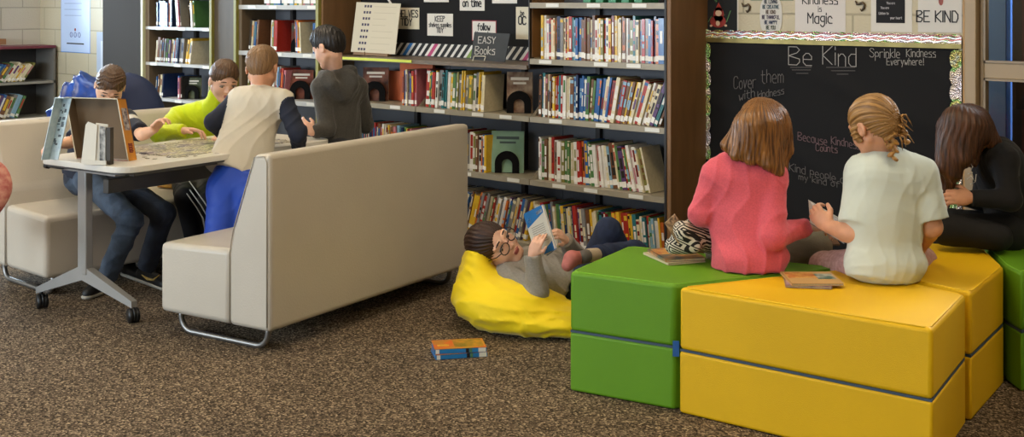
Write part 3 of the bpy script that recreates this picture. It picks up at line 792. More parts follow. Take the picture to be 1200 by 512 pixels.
# jigsaw puzzle on the table
def puzzle_mat():
    m = bpy.data.materials.new('puzzle_picture'); m.use_nodes = True
    n = m.node_tree.nodes; L = m.node_tree.links; b = n['Principled BSDF']; tc = n.new('ShaderNodeTexCoord')
    t = n.new('ShaderNodeTexNoise'); t.inputs['Scale'].default_value = 9; t.inputs['Detail'].default_value = 7; L.new(tc.outputs['Object'], t.inputs['Vector'])
    r = n.new('ShaderNodeValToRGB'); e = r.color_ramp.elements; e[0].position = .3; e[0].color = lin('#2c2838'); e[1].position = .75; e[1].color = lin('#e0dcc8')
    for p, c in ((.38, '#5a4c70'), (.43, '#dcd6c8'), (.47, '#4a4650'), (.51, '#e6dfc0'), (.55, '#5f5346'), (.59, '#efe6b8'), (.63, '#8a7488'), (.68, '#e6e2dc')): q = e.new(p); q.color = lin(c)
    L.new(t.outputs[0], r.inputs[0])
    v = n.new('ShaderNodeTexVoronoi'); v.feature = 'DISTANCE_TO_EDGE'; v.inputs['Scale'].default_value = 40; L.new(tc.outputs['Object'], v.inputs['Vector'])
    mr = n.new('ShaderNodeMapRange'); mr.inputs[1].default_value = .0; mr.inputs[2].default_value = .08; L.new(v.outputs[0], mr.inputs[0])
    mx = n.new('ShaderNodeMix'); mx.data_type = 'RGBA'; mx.blend_type = 'MULTIPLY'; mx.inputs[0].default_value = .6
    L.new(r.outputs[0], mx.inputs[6]); L.new(mr.outputs[0], mx.inputs[7]); L.new(mx.outputs[2], b.inputs['Base Color']); b.inputs['Roughness'].default_value = .35
    return m
pm = puzzle_mat()
pz = MB(); zz = Zt+.0008
pts = []
r = random.Random(5); x0, x1, y0, y1 = .10, .56, .36, 1.14; st = .02
edge = []
def wob(v, a=.012): return v+r.choice([-1, 0, 0, 1])*a
xx = x0
while xx < x1: edge.append((xx, wob(y0, .02))); xx += st; edge.append((xx, edge[-1][1]))
yy = y0+st
while yy < y1: edge.append((wob(x1), yy)); yy += st; edge.append((edge[-1][0], yy))
xx = x1
while xx > x0: edge.append((xx, wob(y1))); xx -= st; edge.append((xx, edge[-1][1]))
yy = y1-st
while yy > y0+st: edge.append((wob(x0), yy)); yy -= st; edge.append((edge[-1][0], yy))
pz.prism(edge, np.array([tO[0], tO[1], zz]), tw, tl, up*.0022)
o = pz.build('jigsaw_puzzle', [pm], None, origin=(tO[0], tO[1], zz)); tag(o, 'large part finished jigsaw puzzle lying flat on the white table', 'puzzle')
pcs = []
for i in range(26):
    a, c_ = r.uniform(.42, .60), r.uniform(.26, .9)
    if i % 3 == 0: a, c_ = r.uniform(.3, .56), r.uniform(.24, .33)
    if a < .58 and c_ > .34: a = r.uniform(.585, .615)
    if any(abs(a-q[0])+abs(c_-q[1]) < .035 for q in pcs): continue
    pcs.append((a, c_))
    p = np.array([tO[0], tO[1], Zt+.0008])+tw*a+tl*c_
    an = r.uniform(0, 6)
    poly = []
    for k in range(20):
        q = 2*PI*k/20; rr = .0095*(1+.22*math.cos(4*q)+.15*math.cos(2*q+1)); poly.append((rr*math.cos(q+an), rr*math.sin(q+an)))
    o = MB().prism(poly, p, (1, 0, 0), (0, 1, 0), up*.002).build('puzzle_piece', [pm], None, origin=p)
    tag(o, 'loose jigsaw piece lying on the white table beside the puzzle', 'puzzle piece', 'loose puzzle pieces')

# puzzle box lid standing on its side, open towards the viewer
bl = ont(97, 188); br = ont(152, 189.5)
d = nrm((br-bl)*[1, 1, 0]); d = nrm(cv(.98, -.30)); nfr = np.cross(d, up)            # nfr points to the viewer side
lean = nrm(up-nfr*.12+d*(-.30)); dep = -nfr
Wb, Hb, Db, th = .285, .295, .062, .003
lidO = ont(151, 189)-d*Wb
lid = empty('orange_box_lid', lidO, label='orange jigsaw box lid standing on edge on the table', cat='box')
mc = M('raw_card', '#6b5842', .85); mo = M('orange_print', '#c98325', .4, noise=(9, .2)); mo2 = M('orange_art', '#c97a4a', .4, noise=(22, 0), col2='#7a4a30'); mw = M('card_rim', '#c9bfa5', .7)
ax_, az_ = d, lean; ay_ = nrm(dep-lean*np.dot(dep, lean))
def lidbox(a, b_, c_): return
m_ = MB()
O0 = np.zeros(3)
m_.obox(O0+ay_*(Db-th), ax_*Wb, ay_*th, az_*Hb, 0)
m_.build('face_panel', [mc], lid)
for nme, o_, a1, a2, a3, mt in (('side_panel', O0+ax_*(Wb-th), ax_*th, ay_*Db, az_*Hb, mo), ('side_panel', O0, ax_*th, ay_*Db, az_*Hb, mo), ('side_panel', O0+az_*(Hb-th), ax_*Wb, ay_*Db, az_*th, mo2), ('side_panel', O0, ax_*Wb, ay_*Db, az_*th, mo2)):
    p = MB().obox(o_, a1, a2, a3).build(nme, [mt], lid)
MB().obox(ax_*th, ax_*.001, ay_*Db, az_*Hb).build('inner_liner', [mc], lid); MB().obox(ax_*(Wb-th-.001), ax_*.001, ay_*Db, az_*Hb).build('inner_liner', [mc], lid); MB().obox(az_*(Hb-th-.001), ax_*Wb, ay_*Db, az_*.001).build('inner_liner', [mc], lid)
MB().obox(ax_*(Wb+.0003)+ay_*.012+az_*.145, ax_*.0006, ay_*.04, az_*.105).build('picture_strip', [M('photo_strip', '#b9b2b0', .4, noise=(60, 0), col2='#3c2f48')], lid)
lt = MB(); lettering(lt, '1000', ax_*(Wb+.0005)+ay_*.018+az_*.085, -az_, ay_, ax_, .026, .005, squeeze=.62); lt.build('lettering', [M('dark_red_ink', '#7a1f18', .5)], lid)
rim = MB()
for o_, a1, a3 in ((O0-ay_*.0005, ax_*.005, az_*Hb), (O0+ax_*(Wb-.005)-ay_*.0005, ax_*.005, az_*Hb), (O0+az_*(Hb-.005)-ay_*.0005, ax_*Wb, az_*.005)): rim.obox(o_, a1, ay_*.002, a3)
rim.build('rim', mw, lid)
# pale blue box base leaning against it
b0 = ont(57, 187); bt = px(73, 114, 5.50)
e1 = bt-b0; e2 = nrm(cv(.62, .78))*.05; 
bb = empty('blue_box', b0, label='pale blue printed puzzle box base leaning against the lid', cat='box')
mpb = M('pale_blue_print', '#a9c3cf', .45, noise=(45, 0), col2='#c5d8de')
hz = nrm(cv(1, -.35)); wdt = .052
MB().obox(O0, e1, hz*wdt, nrm(np.cross(e1, hz))*.004).build('face_panel', [mpb], bb)
MB().obox(O0, e1, hz*.003, -nrm(np.cross(e1, hz))*.05).build('side_panel', [mpb], bb)
MB().obox(e1*.99, e1*.01, hz*wdt, -nrm(np.cross(e1, hz))*.05).build('end_panel', [mpb], bb)
pr = MB(); r = random.Random(3); nn = nrm(np.cross(hz, e1)); nn = nn if np.dot(nn, cv(0, -1)) > 0 else -nn
for k in range(16):
    q = r.uniform(.03, .88); a = r.uniform(.004, .03)
    pr.obox(e1*q+hz*a+nn*.0003+(nn*.004 if np.dot(nrm(np.cross(e1, hz)), nn) > 0 else 0), e1*r.uniform(.02, .06), hz*r.uniform(.006, .016), nn*.0006)
pr.build('print_marks', [M('grey_blue_ink', '#55646e', .5)], bb)
# white card stand with photo card
s0 = ont(96, 192.5)+up*.0005
sd = nrm(cv(.97, -.2)); sn = nrm(cv(.2, .97))
stn = empty('card_stand', s0, label='white folded card stand in front of the open box lid', cat='stand')
ms = M('white_card', '#d3cdbd', .5)
MB().prism([(-.005, 0), (.065, 0), (.075, .175), (.03, .19), (.018, .175)], O0, sd, up, sn*.003).build('wing', ms, stn)
MB().prism([(.0, 0), (.11, 0), (.11, .02), (.0, .02)], sd*.02-sn*.02, sd, up, sn*.003).build('lip', ms, stn)
MB().obox(-sn*.02+sd*.02, sd*.11, sn*.06, up*.0015).build('base', ms, stn)
MB().prism([(.0, 0), (.055, 0), (.055, .178), (.0, .185)], sd*.066+sn*.004, nrm(sd+sn*.15), up, sn*.002).build('wing', ms, stn)
pc = MB().prism([(0, 0), (.028, 0), (.028, .168), (0, .172)], sd*.088-sn*.002, sd, up, sn*.0015).build('photo_card', [M('photo_grey', '#b5b2aa', .4, noise=(35, 0), col2='#2f2d2c')], stn)
MB().obox(sd*.118+sn*.001, sd*.02, sn*.03, up*.165).build('dark_flap', [M('dark_card', '#3a3229', .6)], stn)
# things on the bench seat under the table
z = .42
mg = MB().box((-.11, -.08, 0), (.11, .08, .008)).build('magazine', [M('magazine_cover', '#a56a3a', .4, noise=(30, 0), col2='#c9a23c')], None, bevel=.001)
p = on_plane(198, 204, .43); mg.location = (-5.86, 3.78, .4225); mg.rotation_euler = (0, 0, .4); tag(mg, 'colourful magazine lying on the far bench seat under the table', 'magazine')

# ================================================================ FOAM SEAT BLOCKS
def V2(X, D): return cv(X, D)[:2]
mgreen = M('green_vinyl_cover', '#629618', .55, bump=(350, .12), noise=(2.5, .04), spec=.35)
myel = M('yellow_vinyl_cover', '#e6b80a', .55, bump=(350, .12), noise=(2.5, .03), spec=.35)
mzip = M('blue_zip', '#3c4f63', .6); mtag = M('blue_tag', '#2b62a8', .5)
def seat_block(poly, mat, mat2, label, tagat=None):
    P = [np.array(p) for p in poly]; c = sum(P)/len(P)
    t = empty('foam_seat', (c[0], c[1], 0), label=label, cat='seat block')
    Q = [(p-c)*(1-.004/np.linalg.norm(p-c)) for p in P]
    if sum(Q[i][0]*Q[(i+1) % len(Q)][1]-Q[(i+1) % len(Q)][0]*Q[i][1] for i in range(len(Q))) < 0: Q = Q[::-1]
    pl = [(q[0], q[1]) for q in Q]
    MB().prism(pl, (0, 0, .002), (1, 0, 0), (0, 1, 0), (0, 0, .2215)).build('lower_cushion', mat, t, bevel=.011)
    MB().prism(pl, (0, 0, .2275), (1, 0, 0), (0, 1, 0), (0, 0, .2225)).build('upper_cushion', mat, t, bevel=.015)
    sm = [(q[0]*.992, q[1]*.992) for q in pl]
    MB().prism(sm, (0, 0, .2215), (1, 0, 0), (0, 1, 0), (0, 0, .0085)).build('zip', mzip, t)
    pp = MB(); n = len(pl)
    ring = []
    for i in range(n):
        a, b = np.array(pl[i]), np.array(pl[(i+1) % n]); ca = nrm(-a)*.0; 
        e = nrm(b-a); ring += [a+e*.02-nrm(a)*.006, b-e*.02-nrm(b)*.006]
    ring.append(ring[0])
    pp.tube([(q[0]*.985, q[1]*.985, .4492) for q in ring], .0022, 6); pp.build('piping', mat2, t)
    if tagat is not None:
        q = np.array(tagat)-c
        MB().obox((q[0], q[1], .2), cv(.022, -.004), cv(.001, .004), (0, 0, .055)).build('tag', mtag, t)
    return t
A = V2(.213, 4.49); B = V2(.578, 4.275); E_ = V2(.589, 4.25); F_ = V2(1.305, 3.70); G_ = V2(1.576, 4.139); M_ = V2(1.27, 4.535)
N_ = V2(1.262, 4.552); C_ = V2(.485, 4.965)
seat_block([A, B, N_, C_], mgreen, M('green_piping', '#7cb52c', .5), 'large green foam seat block beside the bean bag', tagat=V2(.573, 4.258))
seat_block([E_, F_, G_, M_], myel, M('yellow_piping', '#f0c41a', .5), 'large yellow foam seat block in the front, nearest the viewer')
seat_block([V2(1.60, 4.16), V2(1.885, 4.57), V2(1.945, 4.95), V2(1.50, 5.10), V2(1.30, 4.56)], myel, MC['yellow_piping'], 'smaller yellow foam seat block behind, between the big one and green')
seat_block([V2(1.905, 4.47), V2(2.32, 4.74), V2(2.45, 5.28), V2(1.97, 4.99), V2(1.90, 4.60)], mgreen, MC['green_piping'], 'green foam seat block cut off by the right edge', tagat=V2(1.925, 4.475))

# ================================================================ BEAN BAG
b = Body(.009)
def bp_(x, y, D): return px(x, y, D)
zc = cv(0, 0)
for (x, D, z, r_) in ((-.02, 5.40, .12, (.25, .26, .125)), (.14, 5.38, .058, (.27, .27, .06)), (.28, 5.42, .042, (.22, .25, .042)), (-.15, 5.46, .225, (.085, .13, .115))):
    b.ell(cv(x, D, z), r_, [cv(1, 0), cv(0, 1), (0, 0, 1)], k=.09)
b.ell(cv(-.155, 5.43, .305), (.045, .08, .05), [cv(1, 0), cv(0, 1), (0, 0, 1)], k=.06)
b.ell(cv(.16, 5.54, .30), (.36, .22, .18), [nrm(cv(1, .0, -.42)), cv(0, 1), nrm(cv(.42, 0, 1))], k=.05, sub=True)
b.half((0, 0, .006), (0, 0, -1))
f1, f2 = folds(21, .016, 36, main=cv(.30, .3, 1)), folds(8, .008, 70, main=cv(.35, .3, 1))
b.disp(lambda P: f1(P)+f2(P))
bg = b.build('bean_bag', [M('yellow_cotton', '#f4d600', .7, bump=(200, .08), sheen=.2)], None, cv(.1, 5.4, 0), smooth=2)
tag(bg, 'bright yellow crumpled bean bag on the carpet under the reading girl', 'bean bag')

# ================================================================ LOOSE BOOKS
def flat_book(name, c, z, ang, w, h, th, mats, label, cat='book', group=None, extra=None, tilt=0, marks=()):
    t = empty(name, (c[0], c[1], z), ang, label=label, cat=cat, group=group); t.rotation_euler = (tilt, 0, ang)
    MB().box((-w/2, -h/2, 0), (w/2, h/2, .0015)).box((-w/2, -h/2, th-.0015), (w/2, h/2, th)).box((-w/2, -h/2, 0), (-w/2+.002, h/2, th)).build('cover', mats[0], t)
    MB().box((-w/2+.002, -h/2+.003, .0015), (w/2-.003, h/2-.003, th-.0015)).build('pages', mpage, t)
    for i, (a0, a1, b0, b1, m_) in enumerate(marks):
        MB().box((a0*w-w/2, b0*h-h/2, th-.0002), (a1*w-w/2, b1*h-h/2, th+.0005)).build('cover_patch', m_, t)
    return t
mbl = M('blue_cover', '#1f77b8', .3, coat=.3); mor = M('orange_cover_art', '#e0571c', .35, noise=(14, 0), col2='#b88a2c'); mwh = M('white_label', '#dcdad2', .4); mbk = M('black_label', '#1c1a1a', .4)
# two stacked on the carpet: spine faces the viewer
def floor_book(c, z, ang, art, lab, sh=0):
    t = empty('paperback', (c[0], c[1], z), ang, label=lab, cat='book', group=None)
    w, h, th = .215, .135, .019      # along the spine, depth, thickness
    MB().box((-w/2, 0, 0), (w/2, h, .0015)).box((-w/2, 0, 0), (w/2, .002, th)).build('cover', mbl, t)
    MB().box((-w/2, 0, th-.0015), (w/2, h, th)).build('front_cover', art, t)
    MB().box((-w*.1, .02, th-.0003), (w*.46, h*.95, th+.0003)).build('cover_picture', M('olive_picture', '#7d6a26', .4, noise=(22, 0), col2='#c98a2a'), t); MB().box((-w*.42, h*.3, th-.0003), (-w*.2, h*.5, th+.0004)).build('title_block', M('yellow_title', '#e0a83a', .4, noise=(60, .2)), t)
    MB().box((-w/2+.003, .002, .0015), (w/2-.003, h-.003, th-.0015)).build('pages', mpage, t)
    for a0, a1, m_ in ((.02, .09, mwh), (.60, .66, mbk), (.67, .72, MC['green_cover_band'] if 'green_cover_band' in MC else M('green_cover_band', '#4c7a5a', .4)), (.84, .985, mwh)):
        MB().box((-w/2+a0*w, -.0008, .001), (-w/2+a1*w, .0004, th-.001)).build('spine_label', m_, t)
    MB().box((-w/2-.0008, .0, .001), (-w/2+.001, h*.8, th-.001)).build('edge', mbl, t)
    return t
fb = on_plane(541, 420, 0.0)
flb = math.atan2(cv(1, .2)[1], cv(1, .2)[0])
floor_book(fb, .001, flb+.03, mor, 'blue spined orange paperback on the carpet, lower of two')
floor_book(fb+cv(-.004, .004), .021, flb-.03, mor, 'orange fronted blue paperback on the carpet, on top of another')
# on the green block
pg = on_plane(790, 303, .45)
ma = M('comic_art', '#c98a4a', .35, noise=(16, 0), col2='#4a5a5a'); mp2 = M('purple_art', '#5b3a6a', .35, noise=(20, 0), col2='#c9a8a0'); mtan = M('tan_cover', '#c9a36a', .4)
an = math.atan2(cv(1, .18)[1], cv(1, .18)[0])
mk = ((.05, .6, .45, .92, M('orange_art_patch', '#b8612a', .4, noise=(30, 0), col2='#dcb060')), (.6, .95, .35, .8, M('teal_patch', '#4a7068', .4, noise=(25, 0), col2='#c9c6b8')))
flat_book('paperback', pg, .4515, an+.18, .165, .21, .009, [M('cream_cover', '#d6c7a8', .4)], 'cream paperback on the green seat, lower of two in the stack')
flat_book('paperback', pg+cv(.008, .004), .4612, an+.05, .165, .21, .010, [ma], 'comic style paperback on the green seat, on top of stack', marks=mk)
py = on_plane(949, 331, .45)
flat_book('paperback', py+cv(-.01, .005), .4515, an-.35, .16, .20, .008, [mp2], 'purple paperback on the yellow seat, lower of two in the stack')
flat_book('paperback', py+cv(.006, -.002), .4602, an-.18, .185, .185, .009, [mtan], 'tan and brown illustrated paperback on the yellow seat, on top of stack', marks=mk)

# ================================================================ PATTERNED BAG beside the pink girl
def ethnic_mat():
    m = bpy.data.materials.new('black_white_geometric'); m.use_nodes = True
    n = m.node_tree.nodes; L = m.node_tree.links; b = n['Principled BSDF']; tc = n.new('ShaderNodeTexCoord')
    mp = n.new('ShaderNodeMapping'); mp.inputs['Rotation'].default_value = (.6, .3, .5); L.new(tc.outputs['Object'], mp.inputs[0])
    s = n.new('ShaderNodeSeparateXYZ'); L.new(mp.outputs[0], s.inputs[0])
    def mt(op, a, b_=None):
        q = n.new('ShaderNodeMath'); q.operation = op
        for i, v in enumerate((a, b_)):
            if v is None: continue
            if isinstance(v, (int, float)): q.inputs[i].default_value = v
            else: L.new(v, q.inputs[i])
        return q.outputs[0]
    u = mt('PINGPONG', s.outputs[0], .022); v = mt('PINGPONG', s.outputs[2], .022)
    d = mt('ADD', u, v); k = mt('GREATER_THAN', mt('PINGPONG', d, .0062), .0031)
    st = mt('GREATER_THAN', mt('PINGPONG', s.outputs[2], .05), .042)
    k = mt('MAXIMUM', mt('MULTIPLY', k, mt('SUBTRACT', 1, st)), mt('MULTIPLY', st, mt('GREATER_THAN', mt('PINGPONG', s.outputs[0], .006), .003)))
    mx = n.new('ShaderNodeMix'); mx.data_type = 'RGBA'; mx.inputs[6].default_value = lin('#14120f'); mx.inputs[7].default_value = lin('#cfc8b8')
    L.new(k, mx.inputs[0]); L.new(mx.outputs[2], b.inputs['Base Color']); b.inputs['Roughness'].default_value = .8
    return m
b = Body(.006)
b.cone(px(800, 272, 4.62), px(838, 283, 4.70), .045, .055, k=.02); b.cone(px(789, 288, 4.62), px(812, 286, 4.62), .034, .038, k=.015)
b.cone(px(812, 266, 4.68), px(822, 268, 4.68), .038, .045, k=.02)
b.disp(folds(17, .006, 70)); b.half((0, 0, .4515), (0, 0, -1))
o = b.build('fabric_bag', [ethnic_mat()], None, cv(.68, 4.65, .45)); tag(o, 'black and white geometric fabric bag on the green seat', 'bag')
nb = MB(); p0 = px(779, 262, 4.60); nb.obox(p0, px(795, 286, 4.58)-p0, cv(.0, .012), px(791, 251, 4.66)-p0)
o = nb.build('notebook', [M('notebook_cover', '#b9a27c', .6, noise=(60, 0), col2='#3a3326')], None, origin=p0); tag(o, 'small patterned notebook leaning on the black and white bag', 'notebook')

# ================================================================ COATS behind the far bench
b = Body(.012)
b.chain([px(62, 142, 7.0), px(86, 112, 7.0), px(99, 94, 7.0), px(118, 106, 7.0)], [.045, .06, .035, .08], k=.05); b.cone(px(84, 138, 7.0), px(108, 120, 7.0), .11, .12, k=.05); b.cone(px(88, 200, 7.0), px(94, 140, 7.0), .2, .14, k=.08); b.cone(px(84, 104, 7.0), px(97, 91, 7.0), .03, .03, k=.03)
b.disp(folds(9, .035, 40, main=cv(1, 0, 1))); b.h = .009
o = b.build('coat', [M('blue_nylon', '#2450a8', .35, noise=(9, 0), col2='#0f2560')], None, px(85, 300, 7.0)*[1, 1, 0], smooth=2); tag(o, 'shiny blue coat heaped behind the far bench at left', 'coat')
b = Body(.014); b.ell(px(150, 150, 7.3), (.24, .14, .34), [cv(1, 0), cv(0, 1), (0, 0, 1)]); b.cone(px(150, 270, 7.3), px(150, 160, 7.3), .2, .2, k=.08); b.disp(folds(19, .008, 20))
o = b.build('bean_bag_chair', [M('navy_fabric', '#14244a', .7)], None, px(150, 300, 7.3)*[1, 1, 0], smooth=2); tag(o, 'navy rounded chair back behind the far bench', 'chair')
# ================================================================ NOTICE WALL AND SIGNS
ex = np.array([1., 0, 0]); ez = np.array([0, 0, 1.]); nf = np.array([0, -1., 0])
mpaper_bk = M('black_paper', '#141416', .85, bump=(5, .5), spec=.3)
mink = M('black_ink', '#17151a', .6); mchalk = M('chalk', '#a5a29e', .9); mchalkd = M('chalk_faint', '#6e6a68', .9); mpinkc = M('chalk_pink', '#7d6468', .9)
msheet = M('white_sheet', '#cfcbc2', .6); mcreamp = M('cream_sheet', '#c9c0a8', .6)
def wp(x, y, t=TW): return on_wall(x, y, t)
nw0 = UN['B'][1]+.036; nw1 = UN['D'][1]-.006
nb_ = MB().box((nw0, TW-.010, 1.107), (nw1, TW-.001, 2.0)).build('notice_board', mpaper_bk, None); tag(nb_, 'black paper notice board above the long ledge', 'notice board')
TN = TW-.010
def sign(name, x0, y0, x1, y1, lines, label, t=TN, mat=None, ink=None, frame=None, z1=None, size=None, sw=.17, cat='sign', squeeze=.8, th=.002, top=.12, bottom=.1, group=None):
    """pixel box of the lower / upper edge on plane t; lines = [(text, rel height)]"""
    a = wp(x0, y1, t); b = wp(x1, y1, t); c = wp((x0+x1)/2, y0, t); zb = wp((x0+x1)/2, y1, t)[2]
    W = b[0]-a[0]; zt = z1 if z1 else c[2]; H = zt-zb
    o = empty(name, (a[0], t, zb), label=label, cat=cat)
    MB().box((0, -th, 0), (W, -.0002, H)).build('sheet', mat or msheet, o)
    if frame: MB().box((-.006, -th*.5, -.006), (W+.006, -.0001, H+.006)).build('backing', frame, o)
    tot = sum(h for _, h in lines); y = H*(1-top); sc_ = H*(1-top-bottom)/max(tot, 1e-6)
    L_ = MB()
    for s_, h in lines:
        hh = h*sc_*.80; w_ = text_width(s_, hh, squeeze); sq = squeeze
        if w_ > W*.9: sq = squeeze*W*.9/w_; w_ = W*.9
        lettering(L_, s_, (W/2-w_/2, -th, y-hh), ex, ez, nf, hh, max(.0028, hh*sw), squeeze=sq, jit=.03, off=.0012); y -= h*sc_
    if L_.v: L_.build('lettering', ink or mink, o)
    return o, W, H
sign('shelves_sign', 462, 9, 491.5, 34, [('SHELVES', 1), ('TIDY', 1)], 'cream sign reading SHELVES TIDY beside the white list board', mat=mcreamp, squeeze=.9)
sign('supplies_sign', 501, 16, 531, 42, [('KEEP', 1), ('shelves supplies', .8), ('TIDY', .9)], 'white sign reading KEEP supplies TIDY on the black notice board')
sign('on_time_sign', 539, -14, 568, 12.5, [('', 1), ('on time', 1.1)], 'white sign reading on time at the top of the notice board')
sign('paper_sign', 497, -18, 526, 2.5, [], 'white sheet cut by the top edge above the supplies sign')
sign('paper_sign', 577, -22, 606, 4, [], 'white sheet cut by the top edge right of the on time sign')
sign('follow_sign', 554, 25, 581, 47, [('follow', 1), ('the rules', .8)], 'white sign reading follow half hidden by the small chalkboard', frame=M('red_backing', '#8c2b38', .6))
sign('corner_sign', 605, 8, 620, 46, [('be', .6), ('OC', 1), ('', 1)], 'narrow cream sign at the right end of notice board', mat=mcreamp, th=.003)
# diagonal white strip at upper left of the notice board
a = wp(452, -4, TN); b = wp(459, 7, TN)
o = MB().obox(a+nf*.0025, b-a, (.022, 0, 0), nf*.002).build('paper_strip', msheet, None); tag(o, 'white paper strip slanting down at the top of the notice board', 'strip')
# striped border along the ledge
bo_ = empty('striped_border', (nw0, TN, 1.107), label='black border with slanted white and coloured stripes along the ledge', cat='border')
MB().box((.0, -.003, 0), (nw1-nw0, -.0005, .085)).build('strip', M('border_black', '#101012', .6), bo_)
W_ = nw1-nw0; n_ = 27; pitch = .0665
cols = {1: 'green', 4: 'blue', 7: 'pink', 12: 'green2', 15: 'blue', 18: 'pink', 21: 'green2'}
mcs = {'green': M('border_green', '#4c5a2a', .6), 'blue': M('border_blue', '#2f77c2', .6), 'pink': M('border_pink', '#b0416f', .6), 'green2': M('border_lime', '#6f8a3c', .6)}
mws = M('border_white', '#d4d2cc', .6); sl = .07
st_ = MB(); cs_ = {k: MB() for k in mcs}
x = .10; i = 0
while x < W_-.12:
    st_.prism([(x, .004), (x+.024, .004), (x+.024+sl, .083), (x+sl, .083)], (0, -.0032, 0), ex, ez, nf*.0006)
    if i in cols:
        cs_[cols[i]].prism([(x+.024, .004), (x+.058, .004), (x+.058+sl, .083), (x+.024+sl, .083)], (0, -.0032, 0), ex, ez, nf*.0006)
        st_.prism([(x+.058, .004), (x+.082, .004), (x+.082+sl, .083), (x+.058+sl, .083)], (0, -.0032, 0), ex, ez, nf*.0006); x += .058
    x += .058; i += 1
st_.build('white_stripes', mws, bo_)
for k, q in cs_.items():
    if q.v: q.build(k.rstrip('2')+'_stripes', mcs[k], bo_)
# list board on an easel at the left end of the ledge
p = on_wall(411, 63.5, TF+.12); q = on_wall(464, 61.5, TF+.12)
W_ = .40; pz_ = np.array([p[0], TF+.12, 1.108])
R_ = math.radians(12)
lbd = empty('list_board', pz_, label='large white list board on a small wooden easel on the ledge', cat='board'); lbd.rotation_euler = (math.radians(-9), math.radians(1.5), R_)
qx = on_wall(461, 60, TF+.18)[0]-p[0]; W_ = qx/math.cos(R_)*1.0
MB().box((0, -.004, .022), (W_, .0, .022+.33)).build('sheet', M('list_paper', '#c3bba6', .6), lbd)
r = random.Random(2); k_ = MB(); l_ = MB()
for i in range(8):
    z = .022+.305-i*.0405
    for j in range(3): k_.box((.07-i*.002+j*.022, -.0048, z-.008), (.085-i*.002+j*.022, -.0039, z+.008))
    l_.box((.15, -.0045, z-.002), (.15+r.uniform(.1, .18), -.0039, z))
k_.build('dot_marks', M('violet_ink', '#3a3450', .6), lbd); l_.build('faint_lines', M('pencil_line', '#a39b88', .7), lbd)
MB().box((.03, -.015, .004), (W_-.05, .03, .022)).box((.12, -.02, .0), (.125, -.014, .026)).build('easel_ledge', M('easel_wood', '#7a5c38', .5), lbd)
MB().box((W_*.3, .002, .0), (W_*.36, .012, .22)).box((W_*.6, .002, .0), (W_*.66, .012, .22)).build('easel_post', MC['easel_wood'], lbd)
# Easy Books chalkboard
p = on_wall(552, 71, TF+.10); q = on_wall(587, 72, TF+.10)
eb = empty('chalkboard_sign', (p[0], TF+.10, 1.107), label='small slate chalkboard reading EASY Books on the ledge', cat='sign'); eb.rotation_euler = (math.radians(-8), 0, math.radians(10))
W_ = (q[0]-p[0])*1.0
MB().prism([(0, .008), (W_, .0), (W_+.022, .165), (.012, .172)], (0, -.006, .002), ex, ez, -nf*.006).build('slate', M('slate_grey', '#34383b', .7, noise=(12, .12)), eb)
L_ = MB()
lettering(L_, 'EASY', (.045, -.006, .108), ex, ez, nf, .038, .0042, squeeze=.95); lettering(L_, 'Books', (.028, -.006, .042), ex, ez, nf, .046, .0042, squeeze=.85)
L_.build('lettering', M('chalk_bright', '#c9c8c2', .9), eb)
MB().tube([(.03, -.028, .0), (.03, -.016, .028), (.035, -.014, .03), (.105, -.014, .03), (.11, -.016, .028), (.11, -.028, .0)], .003, 8).build('wire_stand', M('pale_wire', '#cfcabb', .4), eb)

# ================================================================ KINDNESS BOARD
bx0, bx1 = wp(826, 60)[0], wp(1119, 60)[0]
zt_, zb_ = 1.262, .10
X0, X1 = wp(823.5, 60)[0]+.002, wp(1129, 60)[0]-.002
kb = empty('bulletin_board', ((X0+X1)/2, TW, 0), label='black paper bulletin board with chalk words about kindness', cat='bulletin board')
ox = (X0+X1)/2
def K(mb, name, m): 
    o = mb.build(name, m, kb); o.location = (-ox, -TW, 0); return o
